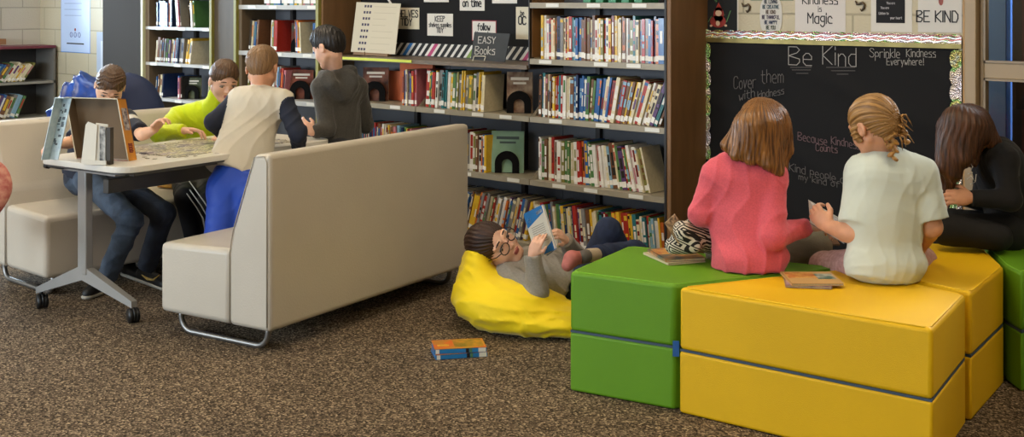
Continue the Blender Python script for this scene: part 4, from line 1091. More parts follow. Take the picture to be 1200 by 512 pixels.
# slightly buckled paper sheet
n1, n2 = 60, 40; vs = []; fs = []
for j in range(n2+1):
    for i in range(n1+1):
        u, v = i/n1, j/n2; x = X0+.02+(X1-X0-.04)*u; z = zb_+(zt_-zb_)*v
        d = .006+.009*max(0, math.sin(7*u+6*v-1.2))**14+.008*max(0, math.sin(5.5*u+9*v+1.0))**20+.008*max(0, math.sin(4*u+10*v-2.6))**16
        vs.append((x, TW-.002-d, z-(.012*max(0, u-.8)*v)))
for j in range(n2):
    for i in range(n1): a = j*(n1+1)+i; fs.append((a, a+1, a+n1+2, a+n1+1))
m_ = MB(); m_.add(vs, fs, 0, True); m_.box((X0+.02, TW-.006, zb_), (X1-.02, TW-.001, zt_)); K(m_, 'black_paper', mpaper_bk)
def holo(name, seed):
    m = bpy.data.materials.new(name); m.use_nodes = True
    n = m.node_tree.nodes; L = m.node_tree.links; b = n['Principled BSDF']; tc = n.new('ShaderNodeTexCoord')
    t = n.new('ShaderNodeTexNoise'); t.inputs['Scale'].default_value = 9; t.inputs['Detail'].default_value = 5; mp = n.new('ShaderNodeMapping'); mp.inputs['Location'].default_value = (seed, 0, 0)
    L.new(tc.outputs['Object'], mp.inputs[0]); L.new(mp.outputs[0], t.inputs['Vector'])
    r = n.new('ShaderNodeValToRGB'); e = r.color_ramp.elements; e[0].position = .35; e[0].color = lin('#9fc0d8'); e[1].position = .65; e[1].color = lin('#e0dcec')
    for p, c in ((.43, '#c9c07a'), (.48, '#84c87c'), (.53, '#e6dccf')): q = e.new(p); q.color = lin(c)
    L.new(t.outputs[0], r.inputs[0]); L.new(r.outputs[0], b.inputs['Base Color']); b.inputs['Roughness'].default_value = .25; b.inputs['Metallic'].default_value = .75
    bp = n.new('ShaderNodeBump'); bp.inputs['Strength'].default_value = .6; bp.inputs['Distance'].default_value = .01
    v = n.new('ShaderNodeTexVoronoi'); v.inputs['Scale'].default_value = 130; L.new(tc.outputs['Object'], v.inputs['Vector']); L.new(v.outputs[0], bp.inputs['Height']); L.new(bp.outputs[0], b.inputs['Normal'])
    return m
mh = holo('holographic_foil', 0); mg_ = M('gold_edge', '#7f7140', .4, metal=.6, noise=(12, .2))
def scallop_v(xa, xb, z0, z1, step, side):
    """vertical scalloped border strip; scallops on the side towards the paper"""
    p = []; n = int((z1-z0)/step); st = (z1-z0)/n
    for k in range(n):
        for j in range(8): 
            a = -PI/2+PI*j/8; p.append((xb+side*.016*math.cos(a), z0+st*(k+.5)+st*.5*math.sin(a)))
    p.append((xb, z1)); p += [(xa, z1), (xa, z0)]
    return p
K(MB().prism(scallop_v(X0, X0+.042, zb_, zt_-.02, .075, 1), (0, TW-.016, 0), ex, ez, nf*.0015), 'side_border', mh)
K(MB().prism(scallop_v(X1, X1-.038, zb_, zt_-.02, .075, -1), (0, TW-.016, 0), ex, ez, nf*.0015), 'side_border', mh)
# top border: foil scallops with wavy stripes over a gold band
p = [(X0, zt_-.008), (X1, zt_-.008), (X1, zt_+.04)]
n = 20; st = (X1-X0)/n
for k in range(n):
    for j in range(8): a = PI*j/8; p.append((X1-st*(k+.5)+st*.5*math.cos(a), zt_+.04+.014*math.sin(a)))
p.append((X0, zt_+.04))
K(MB().prism(p, (0, TW-.017, 0), ex, ez, nf*.0015), 'top_border', mh)
K(MB().box((X0, TW-.020, zt_-.012), (X1, TW-.0187, zt_+.010)), 'gold_band', mg_)
for j, (c, dz) in enumerate((('#7d2f3a', .047), ('#d5cfd2', .038), ('#b4605a', .030), ('#dcd8d4', .021))):
    z = MB(); N = n*6
    for k in range(N):
        xa, xb = X0+(X1-X0)*k/N, X0+(X1-X0)*(k+1)/N
        za = zt_+dz-.002+.0035*math.sin(k*PI/3*1+j); zb2 = zt_+dz-.002+.0035*math.sin((k+1)*PI/3+j)
        z.add([(xa, TW-.0190, za-.0022), (xb, TW-.0190, zb2-.0022), (xb, TW-.0190, zb2+.0022), (xa, TW-.0190, za+.0022), (xa, TW-.0186, za-.0022), (xb, TW-.0186, zb2-.0022), (xb, TW-.0186, zb2+.0022), (xa, TW-.0186, za+.0022)],
              [(0,1,2,3),(7,6,5,4),(0,4,5,1),(3,2,6,7)])
    K(z, 'wavy_stripe', M('wave_%s' % 'abcd'[j], c, .3, metal=.3))
def chalk(text, x, y, x2, px_h, mat, slope=0, sw=.0030, name='chalk_writing', sq=None):
    a = wp(x, y); b = wp(x2, y); D = -SA*a[0]+CA*TW; h = px_h*D/F
    w_ = text_width(text, h, 1); s_ = (b[0]-a[0])/w_
    m_ = MB(); dr = nrm((1, 0, slope)); lettering(m_, text, (a[0], TW-.016, a[2]), dr, ez, nf, h, sw, squeeze=s_, jit=.05, off=.0012); return K(m_, name, mat)
chalk('Be', 926, 76, 953, 21, mchalk, sw=.0036); chalk('Kind', 966, 76, 1005, 21, mchalk, sw=.0036)
u_ = MB()
for xa, xb, y in ((928, 953, 79), (930, 952, 82), (935, 949, 86), (970, 1004, 79), (974, 1004, 83), (980, 996, 87)):
    a = wp(xa, y); b = wp(xb, y); u_.obox(a+nf*.016, (b-a), (0, 0, .0022), nf*.0012)
K(u_, 'chalk_underline', mchalkd)
chalk('Cover', 862, 104, 888, 14, mchalkd, .12); chalk('them', 894, 97, 920, 15, mchalkd, .08); chalk('with', 868, 118, 887, 10, mchalkd, .30); chalk('kindness', 890, 115, 921, 8, mchalkd, .20)
chalk('Sprinkle', 1021, 67, 1056, 10, mchalk, .02, .0026); chalk('Kindness', 1064, 66, 1098, 9, mchalk, .0, .0026); chalk('Everywhere!', 1041, 76, 1084, 8, mchalk, .04, .0026)
chalk('Because', 937, 163, 971, 9, mpinkc, -.10, .0026); chalk('Kindness', 976, 168, 1010, 9, mpinkc, -.10, .0026); chalk('Counts', 958, 176, 983, 8, mpinkc, -.02, .0026)
chalk('Kind people are', 927, 199, 1004, 9, mchalkd, -.13, .0026); chalk('my kind of people', 938, 210, 1020, 7, mchalkd, -.08, .0024)
# posters above the board
ZP = wp(1000, 37)[2]
o, W, H = sign('plant_poster', 824, -40, 864, 37.5, [], 'black poster with a small red gnome figure at far left', t=TW, mat=M('poster_black', '#14171a', .85), frame=msheet)
D_ = MB(); 
def disc(mb, cx, cz, rx, rz_, y=-.003, mi=0, n=18, nx=ex, nz=ez):
    mb.prism([(cx+rx*math.cos(2*PI*k/n), cz+rz_*math.sin(2*PI*k/n)) for k in range(n)], (0, y, 0), ex, ez, nf*.0008, mi)
mred = M('poster_red', '#8e2a22', .5); mskin_p = M('poster_cream', '#d0b49a', .5); mgr = M('poster_green', '#4c7a45', .5)
g = MB(); disc(g, W*.45, .055, .048, .032); disc(g, W*.47, .09, .032, .04); g.prism([(W*.47-.025, .11), (W*.47+.025, .11), (W*.47, .155)], (0, -.003, 0), ex, ez, nf*.0008); g.build('figure_robe', mred, o)
g = MB(); disc(g, W*.47, .098, .019, .016, -.0042); disc(g, W*.45, .045, .012, .014, -.0042); disc(g, W*.25, .032, .008, .006, -.0042); disc(g, W*.68, .034, .008, .006, -.0042); g.build('figure_face', mskin_p, o)
g = MB()
for a_, b__ in (((.08, .04), (.13, .09)), ((.14, .05), (.165, .11)), ((.03, .05), (.05, .08)), ((.08, .155), (.07, .25)), ((.075, .16), (.04, .22)), ((.08, .16), (.11, .23))):
    g.obox((a_[0], -.003, a_[1]), (b__[0]-a_[0], 0, b__[1]-a_[1]), (.007, 0, .003), nf*.0008)
g.build('figure_leaves', mgr, o)
g = MB(); disc(g, W*.82, .235, .022, .028); g.build('red_ball', mred, o); g = MB(); disc(g, W*.64, .245, .016, .018); g.build('white_ball', msheet, o)
# oval affirmation card
a = wp(891, 2, TW); b = wp(917, 2, TW); c = wp(904, 40, TW); cw = b[0]-a[0]; ch_ = .19
o = empty('oval_sign', (a[0], TW, c[2]), label='pale oval card with six short lines of lettering', cat='sign')
poly = []
for k in range(32):
    q = 2*PI*k/32; cx, cz = math.cos(q), math.sin(q); poly.append((cw/2+cw/2*math.copysign(abs(cx)**.7, cx), ch_/2+ch_/2*math.copysign(abs(cz)**.7, cz)))
MB().prism(poly, (0, -.0003, 0), ex, ez, nf*.004).build('card', M('oval_card', '#c6c3ba', .6), o)
for i, s_ in enumerate(('BE LOVING', 'BE CREATIVE', 'BE KIND', 'BE THANKFUL', 'BE HAPPY', 'BE YOU')):
    L_ = MB(); hh = .0175; w_ = text_width(s_, hh, .62); lettering(L_, s_, (cw/2-w_/2, -.0045, ch_-.035-i*.026), ex, ez, nf, hh, .0034, squeeze=.62, off=.001)
    L_.build('lettering', M('ink_'+('slate', 'teal', 'umber', 'plum', 'navy', 'moss')[i], ('#3f4550', '#3a5560', '#6a5648', '#4c4258', '#35405c', '#4b5340')[i], .6), o)
# curled ribbons / gecko hooks
for (x, y, lab) in ((876, 8, 'small brown curled cut-out on the wall left of the oval card'), (1010, 6, 'small brown curled cut-out on the wall left of the white framed poster')):
    p = wp(x, y, TW); t_ = MB(); pts = [(-.03, .02), (-.022, .004), (-.008, .006), (.006, .012), (.016, .002), (.012, -.016), (.0, -.026), (-.006, -.018)]
    t_.tube([(u_[0], -.006, u_[1]) for u_ in pts], [.003, .006, .006, .007, .006, .006, .005, .003], 8); o = t_.build('wall_ornament', M('bronze_brown', '#4a3a22', .4, noise=(60, .4)), None); o.location = p; tag(o, lab, 'ornament')
a = wp(880, 0.5); b = wp(930, 0.5)
o = MB().box((0, -.003, 0), (b[0]-a[0], -.0005, .05)).build('green_banner', M('banner_green', '#3f6b45', .6), None); o.location = (a[0], TW, a[2]); tag(o, 'green banner edge just above the oval card', 'banner')
o, W, H = sign('magic_poster', 932, -34, 991, 37.5, [('Kindness', 1.1), ('is', .7), ('Magic', 1.3)], 'white poster reading Kindness is Magic', t=TW, top=.40, bottom=.10, squeeze=.85, sw=.11, mat=M('lilac_white', '#cbc5c0', .6))
o, W, H = sign('quote_poster', 1021, -50, 1069, 37.5, [], 'black quote poster in a wide white border', t=TW)
MB().box((W*.13, -.0032, H*.12), (W*.83, -.0019, H*.98)).build('black_panel', M('poster_black2', '#141419', .85), o)
L_ = MB()
r = random.Random(8)
for i in range(9):
    s_ = 'You are' if i < 9 else ''; lettering(L_, s_, (W*r.uniform(.2, .4), -.0034, H*.31+i*.022), ex, ez, nf, .0105, .0022, squeeze=.8, off=.001)
lettering(L_, 'Listen to', (W*.2, -.0034, H*.235), ex, ez, nf, .0105, .0022, squeeze=.8, off=.001); lettering(L_, 'your heart', (W*.48, -.0034, H*.175), ex, ez, nf, .0105, .0022, squeeze=.8, off=.001)
L_.build('lettering', M('pale_print', '#c5c3c6', .6), o)
o, W, H = sign('be_kind_poster', 1076, -52, 1127.5, 38, [], 'white poster reading BE KIND with two small painted figures', t=TW, mat=M('grey_white', '#c8c5bf', .6))
L_ = MB(); hh = .050; w_ = text_width('BE KIND', hh, .78); lettering(L_, 'BE KIND', (W/2-w_/2-.012, -.002, .048), ex, ez, nf, hh, .0055, squeeze=.78); L_.build('lettering', mink, o)
g = MB(); disc(g, W*.38, .185, .014, .034); g.obox((W*.30, -.003, .20), (.03, 0, .012), (0, 0, .008), nf*.0008); g.build('green_figure', M('paint_green', '#3c7048', .5), o)
g = MB(); disc(g, W*.53, .145, .011, .022); disc(g, W*.53, .172, .012, .010); g.prism([(W*.49, .175), (W*.52, .18), (W*.495, .192)], (0, -.003, 0), ex, ez, nf*.0008); g.prism([(W*.54, .18), (W*.57, .175), (W*.565, .192)], (0, -.003, 0), ex, ez, nf*.0008); g.build('red_figure', M('paint_rust', '#8a3a26', .5), o)
# posters on the far left block wall
o, W, H = sign('blue_poster', 72, -40, 105.5, 61, [], 'tall pale blue information poster on the far left wall', t=TW, mat=M('pale_blue_sheet', '#b9cbe8', .4), frame=M('blue_edge', '#4c86d0', .5))
L_ = MB()
for i in range(5): L_.box((W*.12, -.003, H*(.42+i*.07)), (W*r.uniform(.6, .85), -.0019, H*(.42+i*.07)+.006))
L_.build('text_lines', M('soft_blue_ink', '#8ea2c4', .6), o)
g = MB()
for cx in (.36, .5, .64):
    g.tube([(W*cx+.02*math.cos(2*PI*k/10), -.003, H*.2+(.018 if cx == .5 else .01)*0+.022*math.sin(2*PI*k/10)) for k in range(11)], .003, 6)
g.build('emblem', M('emblem_violet', '#5a5a9a', .5), o); g = MB(); disc(g, W*.5, H*.26, .014, .014); g.build('emblem_dot', mred, o)
L_ = MB(); L_.box((W*.2, -.003, H*.09), (W*.8, -.0019, H*.105)); L_.build('caption_line', mink, o)
o, W, H = sign('plastic_pocket', 113.5, 38, 149, 86, [], 'clear plastic pocket with a white sheet on the far left wall', t=TW, mat=M('pocket_plastic', '#b4c0d2', .12, spec=.8))
MB().box((W*.15, -.005, H*.05), (W*.85, -.0019, H*.78)).build('inner_sheet', M('cool_white_sheet', '#c3cad6', .3), o)
# ================================================================ PEOPLE
def skin(n, c): return M('skin_'+n, c, .5, noise=(30, .06), sss=.12, spec=.35)
sk_a = skin('fair', '#dcae90'); sk_b = skin('warm', '#d19b7a'); sk_c = skin('rosy', '#deb097')
meye = M('eye_white', '#a59a92', .3); miris = M('iris_dark', '#2c1d14', .15); mlash = M('lash_dark', '#20140e', .6)
def lips(n, c): return M('lips_'+n, c, .4)
UPV = np.array([0, 0, 1.])
class Head:
    def __init__(s, C, f, u=(0, 0, 1), sc=1.0):
        s.C = np.array(C, float); s.f = nrm(f); u = np.array(u, float); s.u = nrm(u-s.f*np.dot(u, s.f)); s.e = np.cross(s.f, s.u); s.s = sc
        s.R = [s.e, s.f, s.u]
    def P(s, x, y, z): return s.C+s.s*(x*s.e+y*s.f+z*s.u)
    def ell(s, B, c, r, **k): B.ell(s.P(*c), np.array(r)*s.s, s.R, **k)
def add_head(B, H, neck, face=True, neck_r=.040):
    s = H.s
    H.ell(B, (0, -.008, .026), (.071, .089, .079), k=.0)
    H.ell(B, (0, .028, -.030), (.052, .053, .062), k=.03)
    H.ell(B, (0, .056, -.080), (.022, .020, .020), k=.025)
    for q in (-1, 1):
        H.ell(B, (q*.034, .045, -.030), (.026, .026, .030), k=.02)
        B.cone(H.P(q*.050, .0, -.045), H.P(q*.020, .058, -.080), .016*s, .014*s, k=.02)
        # ear
        H.ell(B, (q*.073, -.004, -.006), (.007, .018, .027), k=.006)
        H.ell(B, (q*.078, .002, -.004), (.004, .009, .015), k=.004, sub=True)
    B.cone(H.P(0, -.018, -.050), neck, neck_r*s, neck_r*1.08, k=.025)
    if face:
        B.cone(H.P(0, .078, .012), H.P(0, .094, -.020), .0065*s, .0095*s, k=.012)
        for q in (-1, 1):
            H.ell(B, (q*.009, .086, -.024), (.008, .009, .007), k=.006)
            H.ell(B, (q*.031, .088, .006), (.016, .011, .009), k=.010, sub=True)
            B.cone(H.P(q*.014, .080, .024), H.P(q*.046, .066, .024), .007*s, .005*s, k=.012)
            B.cone(H.P(q*.021, .0735, .013), H.P(q*.042, .0675, .012), .0058*s, .0052*s, k=.003)
        H.ell(B, (0, .080, -.052), (.019, .008, .0048), k=.003, mat=1)
        H.ell(B, (0, .078, -.060), (.016, .008, .0052), k=.003, mat=1)
def face_extra(H, brow=3, look=(0, -.25)):
    """eyes and brows joined into the body mesh: slots 2 white, 3 brow, 4 iris, 5 lash"""
    m = MB(); s = H.s
    def ball(c, r, mi, n=10):
        vs = []; fs = []
        for i in range(n+1):
            for j in range(2*n):
                a, b = PI*i/n, PI*j/n; vs.append(c+r*(math.sin(a)*math.cos(b)*H.e+math.sin(a)*math.sin(b)*H.u+math.cos(a)*H.f))
        for i in range(n):
            for j in range(2*n): q = i*2*n; fs.append((q+j, q+2*n+j, q+2*n+(j+1) % (2*n), q+(j+1) % (2*n)))
        m.add(vs, fs, mi, True)
    for q in (-1, 1):
        c = H.P(q*.031, .0665, .004); ball(c, .0118*s, 2)
        g = nrm(H.f+H.e*look[0]+H.u*look[1]); ball(c+g*.0068*s, .0062*s, 4)
        m.tube([H.P(q*(.031+a), .0815-abs(a)*.35, .0105-(a*a)*26) for a in (-.015, -.008, 0, .008, .015)], .0016*s, 6, 5)
        m.tube([H.P(q*.015, .0845, .031), H.P(q*.030, .0800, .031), H.P(q*.046, .068, .024)], [.0022*s, .0030*s, .0015*s], 6, 3)
    return m
def add_hand(B, W, d, n, side, s=.85, curl=(.35, .5, .35), spread=.08, thumb=.5, k=.005, curls=None):
    d = nrm(d); n = nrm(np.array(n)-d*np.dot(n, d)); side = np.array(side, float); sd = np.cross(d, n); sd = sd if np.dot(sd, side) > 0 else -sd
    W = np.array(W, float)
    B.ell(W+d*.036*s, np.array((.035, .043, .0145))*s, [sd, d, n], k=.012)
    B.cone(W+d*.02*s+sd*.018*s, W+d*.045*s+sd*.022*s, .013*s, .011*s, k=.01)
    for i, (o, L_) in enumerate(((.026, .034), (.009, .039), (-.009, .036), (-.025, .028))):
        c = curls[i] if curls else curl
        b = W+d*(.068-abs(o+.002)*.25)*s+sd*o*s; a = 0; dd = nrm(d+sd*(o*spread*40)*.25); r = .0086 if i < 3 else .0078
        p = b
        for j, (sg, ca) in enumerate(zip((1, .68, .55), c)):
            a += ca; v = math.cos(a)*dd+math.sin(a)*n; q = p+v*L_*sg*s
            B.cone(p, q, r*s*(1-.09*j), r*s*(1-.09*(j+1)), k=k if j == 0 else .003); p = q
    b = W+d*.016*s+sd*.022*s; v = nrm(d*.6+sd*.7+n*thumb*.6); q = b+v*.036*s; B.cone(b, q, .0125*s, .0098*s, k=.008)
    v = nrm(d*.95+sd*.15+n*thumb*.8); B.cone(q, q+v*.028*s, .0096*s, .0080*s, k=.003)
def mixp(a, b, t): return np.array(a)*(1-t)+np.array(b)*t
class Fig:
    def __init__(s, Pv, Nk, SL, SR, EL, ER, WL, WR, front, hw=.12, **k):
        s.Pv, s.Nk, s.SL, s.SR, s.EL, s.ER, s.WL, s.WR = [np.array(q, float) for q in (Pv, Nk, SL, SR, EL, ER, WL, WR)]
        s.front = nrm(front); s.hw = hw; s.__dict__.update(k)
        s.Wa = mixp(s.Pv, s.Nk, .36)+s.front*k.get('belly', 0); s.Ch = mixp(s.Pv, s.Nk, .72); s.O = s.Pv*[1, 1, 0]
def body_core(F_, H, face=True, h=.004, legs=None, neck_r=.038, hip=.055):
    B = Body(h)
    add_head(B, H, F_.Nk, face, neck_r)
    sq = (F_.front, .7)
    B.chain([F_.Pv, F_.Wa, F_.Ch], [F_.hw*.72, F_.hw*.66, F_.hw*.74], k=.03, sq=sq)
    B.cone(F_.Ch, F_.Nk, F_.hw*.5, .040, k=.03)
    for S, E, W in ((F_.SL, F_.EL, F_.WL), (F_.SR, F_.ER, F_.WR)):
        B.cone(mixp(F_.Nk, F_.Ch, .25), S, .035, .033, k=.03)
        B.cone(S, E, .034, .028, k=.015)
        m = mixp(E, W, .3); B.cone(E, m, .028, .029, k=.012); B.cone(m, W, .029, .0195, k=.012)
    if legs:
        for hp, kn, an in legs:
            B.cone(F_.Pv, hp, hip, hip, k=.03); B.cone(hp, kn, hip, .042, k=.02)
            c = mixp(kn, an, .3); B.cone(kn, c, .040, .041, k=.015); B.cone(c, an, .041, .026, k=.015)
    return B
def shirt(F_, name, mats, par, seed, hem=None, r_up=.046, r_el=.040, r_wr=.031, sleeve=1.0, amp=.005, fr=58, collar=None, h=.0055, loose=1.0, smats=(0, 0), main=(0, 0, 1), extra_ops=None, hemr=None, neckcut=None, shr=.044, smooth=1):
    B = Body(h); sq = (F_.front, .72); w = F_.hw*loose
    hm = F_.Pv if hem is None else np.array(hem)
    B.cone(F_.Wa, hm, w*.98, hemr or w*1.06, k=.0, sq=sq, flat=True)
    B.cone(F_.Wa, F_.Ch, w*.98, w*1.0, k=.04, sq=sq)
    B.cone(mixp(F_.Ch, F_.SL, .55), mixp(F_.Ch, F_.SR, .55), w*.62, w*.62, k=.04)
    B.cone(F_.SL, F_.SR, shr, shr, k=.045)
    for S in (F_.SL, F_.SR): B.cone(F_.Nk-UPV*.01, S, .040, shr, k=.03)
    for i, (S, E, W) in enumerate(((F_.SL, F_.EL, F_.WL), (F_.SR, F_.ER, F_.WR))):
        if sleeve >= 1:
            B.cone(S, E, r_up, r_el, k=.022, mat=smats[1]); W2 = mixp(E, W, sleeve-1 if sleeve > 1 else .99)
            B.cone(E, W2, r_el, r_wr, k=.016, mat=smats[1], flat=True)
        else:
            E2 = mixp(S, E, sleeve); B.cone(S, E2, r_up, r_up*1.10, k=.022, mat=smats[1], flat=True)
        if collar: B.cone(collar[0], collar[1], collar[2], collar[3], k=.012, flat=True)
    if extra_ops: extra_ops(B)
    if neckcut is not None: B.ell(*neckcut, k=.01, sub=True)
    f1 = folds(seed, amp, fr, main=np.cross(nrm(main), F_.front)+.35*nrm(main)); f2 = folds(seed+50, amp*.35, fr*1.6)
    B.disp(lambda P: f1(P)+f2(P))
    return B.build(name, mats, par, F_.O, smooth)
def trousers(F_, name, mats, par, legs, seed, r=(.074, .056, .045), h=.006, amp=.006, hipr=None, fr=48, endcut=True, extra_ops=None):
    B = Body(h)
    B.cone(F_.Pv+nrm(F_.Nk-F_.Pv)*.03, F_.Pv, F_.hw*.92, F_.hw*.95, sq=(F_.front, .78))
    for hp, kn, an in legs:
        B.cone(F_.Pv, hp, r[0], r[0], k=.03); B.cone(hp, kn, r[0], r[1], k=.03); B.cone(kn, an, r[1], r[2], k=.02, flat=endcut)
    if extra_ops: extra_ops(B)
    f1 = folds(seed, amp, fr); B.disp(f1)
    return B.build(name, mats, par, F_.O)
def hairmat(n, c, c2, sc=None, rough=.42):
    return (n, c, c2, rough)
def hair_material(spec, H, O, ax=None, c0=None, K=17):
    """strands run down from the crown: colour and relief vary with the angle round the head axis"""
    n_, c, c2, rough = spec
    m = bpy.data.materials.new('hair_'+n_); m.use_nodes = True
    n = m.node_tree.nodes; L = m.node_tree.links; b = n['Principled BSDF']
    u = H.u if ax is None else nrm(ax); e = nrm(np.cross(u, H.f+.01*H.e)); g = np.cross(u, e)
    C0 = (H.C if c0 is None else np.array(c0))-np.array(O)
    tc = n.new('ShaderNodeTexCoord'); sb = n.new('ShaderNodeVectorMath'); sb.operation = 'SUBTRACT'; sb.inputs[1].default_value = tuple(C0); L.new(tc.outputs['Object'], sb.inputs[0])
    def dot(v):
        q = n.new('ShaderNodeVectorMath'); q.operation = 'DOT_PRODUCT'; q.inputs[1].default_value = tuple(v); L.new(sb.outputs[0], q.inputs[0]); return q.outputs['Value']
    def mt(op, a, b_):
        q = n.new('ShaderNodeMath'); q.operation = op; L.new(a, q.inputs[0])
        if isinstance(b_, (int, float)): q.inputs[1].default_value = b_
        else: L.new(b_, q.inputs[1])
        return q.outputs[0]
    an = mt('MULTIPLY', mt('ARCTAN2', dot(e), dot(g)), K); z = mt('MULTIPLY', dot(u), 7)
    cb = n.new('ShaderNodeCombineXYZ'); L.new(an, cb.inputs[0]); L.new(z, cb.inputs[1])
    t = n.new('ShaderNodeTexNoise'); t.inputs['Scale'].default_value = 1.3; t.inputs['Detail'].default_value = 3; t.inputs['Roughness'].default_value = .6; L.new(cb.outputs[0], t.inputs['Vector'])
    r = n.new('ShaderNodeMapRange'); r.inputs[1].default_value = .36; r.inputs[2].default_value = .66; L.new(t.outputs[0], r.inputs[0])
    mx = n.new('ShaderNodeMix'); mx.data_type = 'RGBA'; mx.inputs[6].default_value = lin(c2); mx.inputs[7].default_value = lin(c)
    L.new(r.outputs[0], mx.inputs[0]); L.new(mx.outputs[2], b.inputs['Base Color'])
    bp = n.new('ShaderNodeBump'); bp.inputs['Strength'].default_value = .8; bp.inputs['Distance'].default_value = .0025; L.new(t.outputs[0], bp.inputs['Height']); L.new(bp.outputs[0], b.inputs['Normal'])
    b.inputs['Roughness'].default_value = rough+.04; b.inputs['Specular IOR Level'].default_value = .4
    return m
def grooves(H, n=34, amp=.0022, ax=None, seed=0):
    u = H.u if ax is None else nrm(ax); e = nrm(np.cross(u, H.f+.01*H.e)); g = np.cross(u, e)
    def fn(P):
        q = P-H.C; a = np.arctan2(q@e, q@g); z = q@u
        return -amp*(np.sin(a*n+3*np.sin(z*30+seed)+seed)+.6*np.sin(a*n*2.3+5*np.sin(z*22)+1.3))
    return fn
def short_hair(H, mat, par, O, seed=0, top=.008, fringe=.055, side=.0, h=.0032, extra=None, amp=.0028, tous=.005):
    B = Body(h); 
    H.ell(B, (0, -.012, .032), (.0755, .0915, .078), k=0)
    H.ell(B, (0, .012, .062+top*.5), (.064, .078, .052+top), k=.02)
    H.ell(B, (0, -.046, .0), (.057, .048, .058), k=.02)
    # open the face, the ears and the nape
    H.ell(B, (0, .115, -.045), (.078, .082, .118-.0), k=.004, sub=True)
    for q in (-1, 1): H.ell(B, (q*.082, .018, -.035), (.026, .034, .042), k=.004, sub=True)
    B.half(H.P(0, -.05, -.055), -H.u-.15*H.f)
    if extra: extra(B)
    g = grooves(H, 30, amp, seed=seed); f2 = folds(seed+3, tous, 120)
    B.disp(lambda P: g(P)*.3+f2(P))
    return B.build('hair', hair_material(mat, H, O), par, O, 0)
def person(B, mats, O, label, extra=None):
    o = B.build('person', mats, None, O, 1, extra); return tag(o, label, 'person')
def shoe(par, O, heel, toe, mats, name='shoe', s=1, up=UPV):
    """low sneaker: upper, sole"""
    heel, toe = np.array(heel, float), np.array(toe, float); d = nrm(toe-heel); L_ = np.linalg.norm(toe-heel); w = np.cross(d, up)
    B = Body(.0045)
    B.cone(heel+up*.035, toe-d*.03+up*.024, .032*s, .026*s, k=.0); B.cone(heel+up*.045+d*.02, heel+up*.085+d*.025, .033*s, .034*s, k=.02, flat=True)
    B.cone(heel+d*L_*.4+up*.055, toe-d*.04+up*.030, .028*s, .024*s, k=.02); B.half(heel+up*.014, -up)
    B.cone(heel+up*.06+d*.027, heel+up*.11+d*.027, .024*s, .026*s, k=.003, sub=True)
    o = B.build(name, mats[0], par, O)
    S = Body(.0045); S.cone(heel+up*.012, toe-d*.03+up*.012, .036*s, .032*s, sq=(up, .5), k=0); S.half(heel+up*.020, up); S.half(heel+up*.001, -up)
    so = S.build('sole', mats[1], o, (0, 0, 0)); so.location = tuple(-O[i] for i in range(3)); 
    return o
eyem = [meye]
# ---------------------------------------------------------------- 1. boy behind the box
F1 = Fig(px(100, 206, 6.34), px(124, 126, 6.25), px(102, 140, 6.22), px(149, 140, 6.27), px(86, 166, 6.02), px(166, 158, 6.05), px(66, 170, 5.90), px(181, 152, 6.02), cv(.25, -1), hw=.118)
H1 = Head(px(129, 101, 6.14), cv(.22, -.72, -.72), cv(.1, .1, 1), .98)
legs1 = [(px(106, 212, 6.25), px(154, 258, 5.78), px(125, 325, 5.86)), (px(126, 206, 6.30), px(192, 250, 5.96), px(172, 313, 6.08))]
B = body_core(F1, H1, legs=legs1)
add_hand(B, F1.WR, px(190, 139, 6.0)-F1.WR, cv(.4, -.3, -.3), cv(-.6, -.3, .5), curl=(.5, .7, .5), s=.9)
add_hand(B, F1.WL, cv(-.6, -.8, -.15), cv(0, 0, -1), cv(.8, -.5, 0), curl=(.7, .9, .6), s=.8)
p1 = person(B, [sk_a, lips('a', '#a8605a'), meye, M('brow_brown', '#3c2818', .8), miris, mlash], F1.O, 'boy with brown hair in navy T-shirt and jeans sitting behind the puzzle box', face_extra(H1))
mnavy = M('navy_jersey', '#1b2030', .85, sheen=.1); mstripe = M('white_jersey', '#c9c6bd', .85)
def st1(B):
    for S, E in ((F1.SL, F1.EL), (F1.SR, F1.ER)):
        a, b = mixp(S, E, .25), mixp(S, E, .55); B.cone(a, b, .0485, .0485, k=.0, mat=1)
shirt(F1, 'shirt', [mnavy, mstripe], p1, 3, sleeve=.86, extra_ops=st1)
mden = M('denim_lit', '#3b4858', .85, noise=(14, .35), bump=(220, .25)); mdend = M('denim_shaded', '#262d3a', .85, noise=(14, .25), bump=(220, .25))  # one pair of jeans: lit leg and shaded leg painted as two tones
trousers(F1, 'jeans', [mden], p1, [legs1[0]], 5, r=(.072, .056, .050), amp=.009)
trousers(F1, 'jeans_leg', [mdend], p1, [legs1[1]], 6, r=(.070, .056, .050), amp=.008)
short_hair(H1, hairmat('brown', '#6b4e33', '#2f1e12', (40, 40, 12)), p1, F1.O, 2, top=.012, tous=.011)
msh = M('black_shoe', '#141414', .5); msol = M('shoe_sole', '#b8b3a4', .6); 
s1 = shoe(p1, F1.O, on_plane(122, 343, 0.0), on_plane(98, 352, 0.0), (msh, msol), s=.95)
s2 = shoe(p1, F1.O, on_plane(160, 323, 0.0)+cv(-.05, 0), on_plane(197, 341, 0.0), (msh, msol), s=1)
sw = MB(); a = on_plane(186, 329, .035); sw.tube([px(166, 322, 6.04), px(173, 327, 5.99), px(180, 328, 5.97), px(187, 322, 5.96)], [.002, .007, .006, .0015], 6); o = sw.build('curved_stripe', M('gold_stripe', '#b79a4e', .4), s2, origin=None); o.location = tuple(-F1.O[i] for i in range(3))

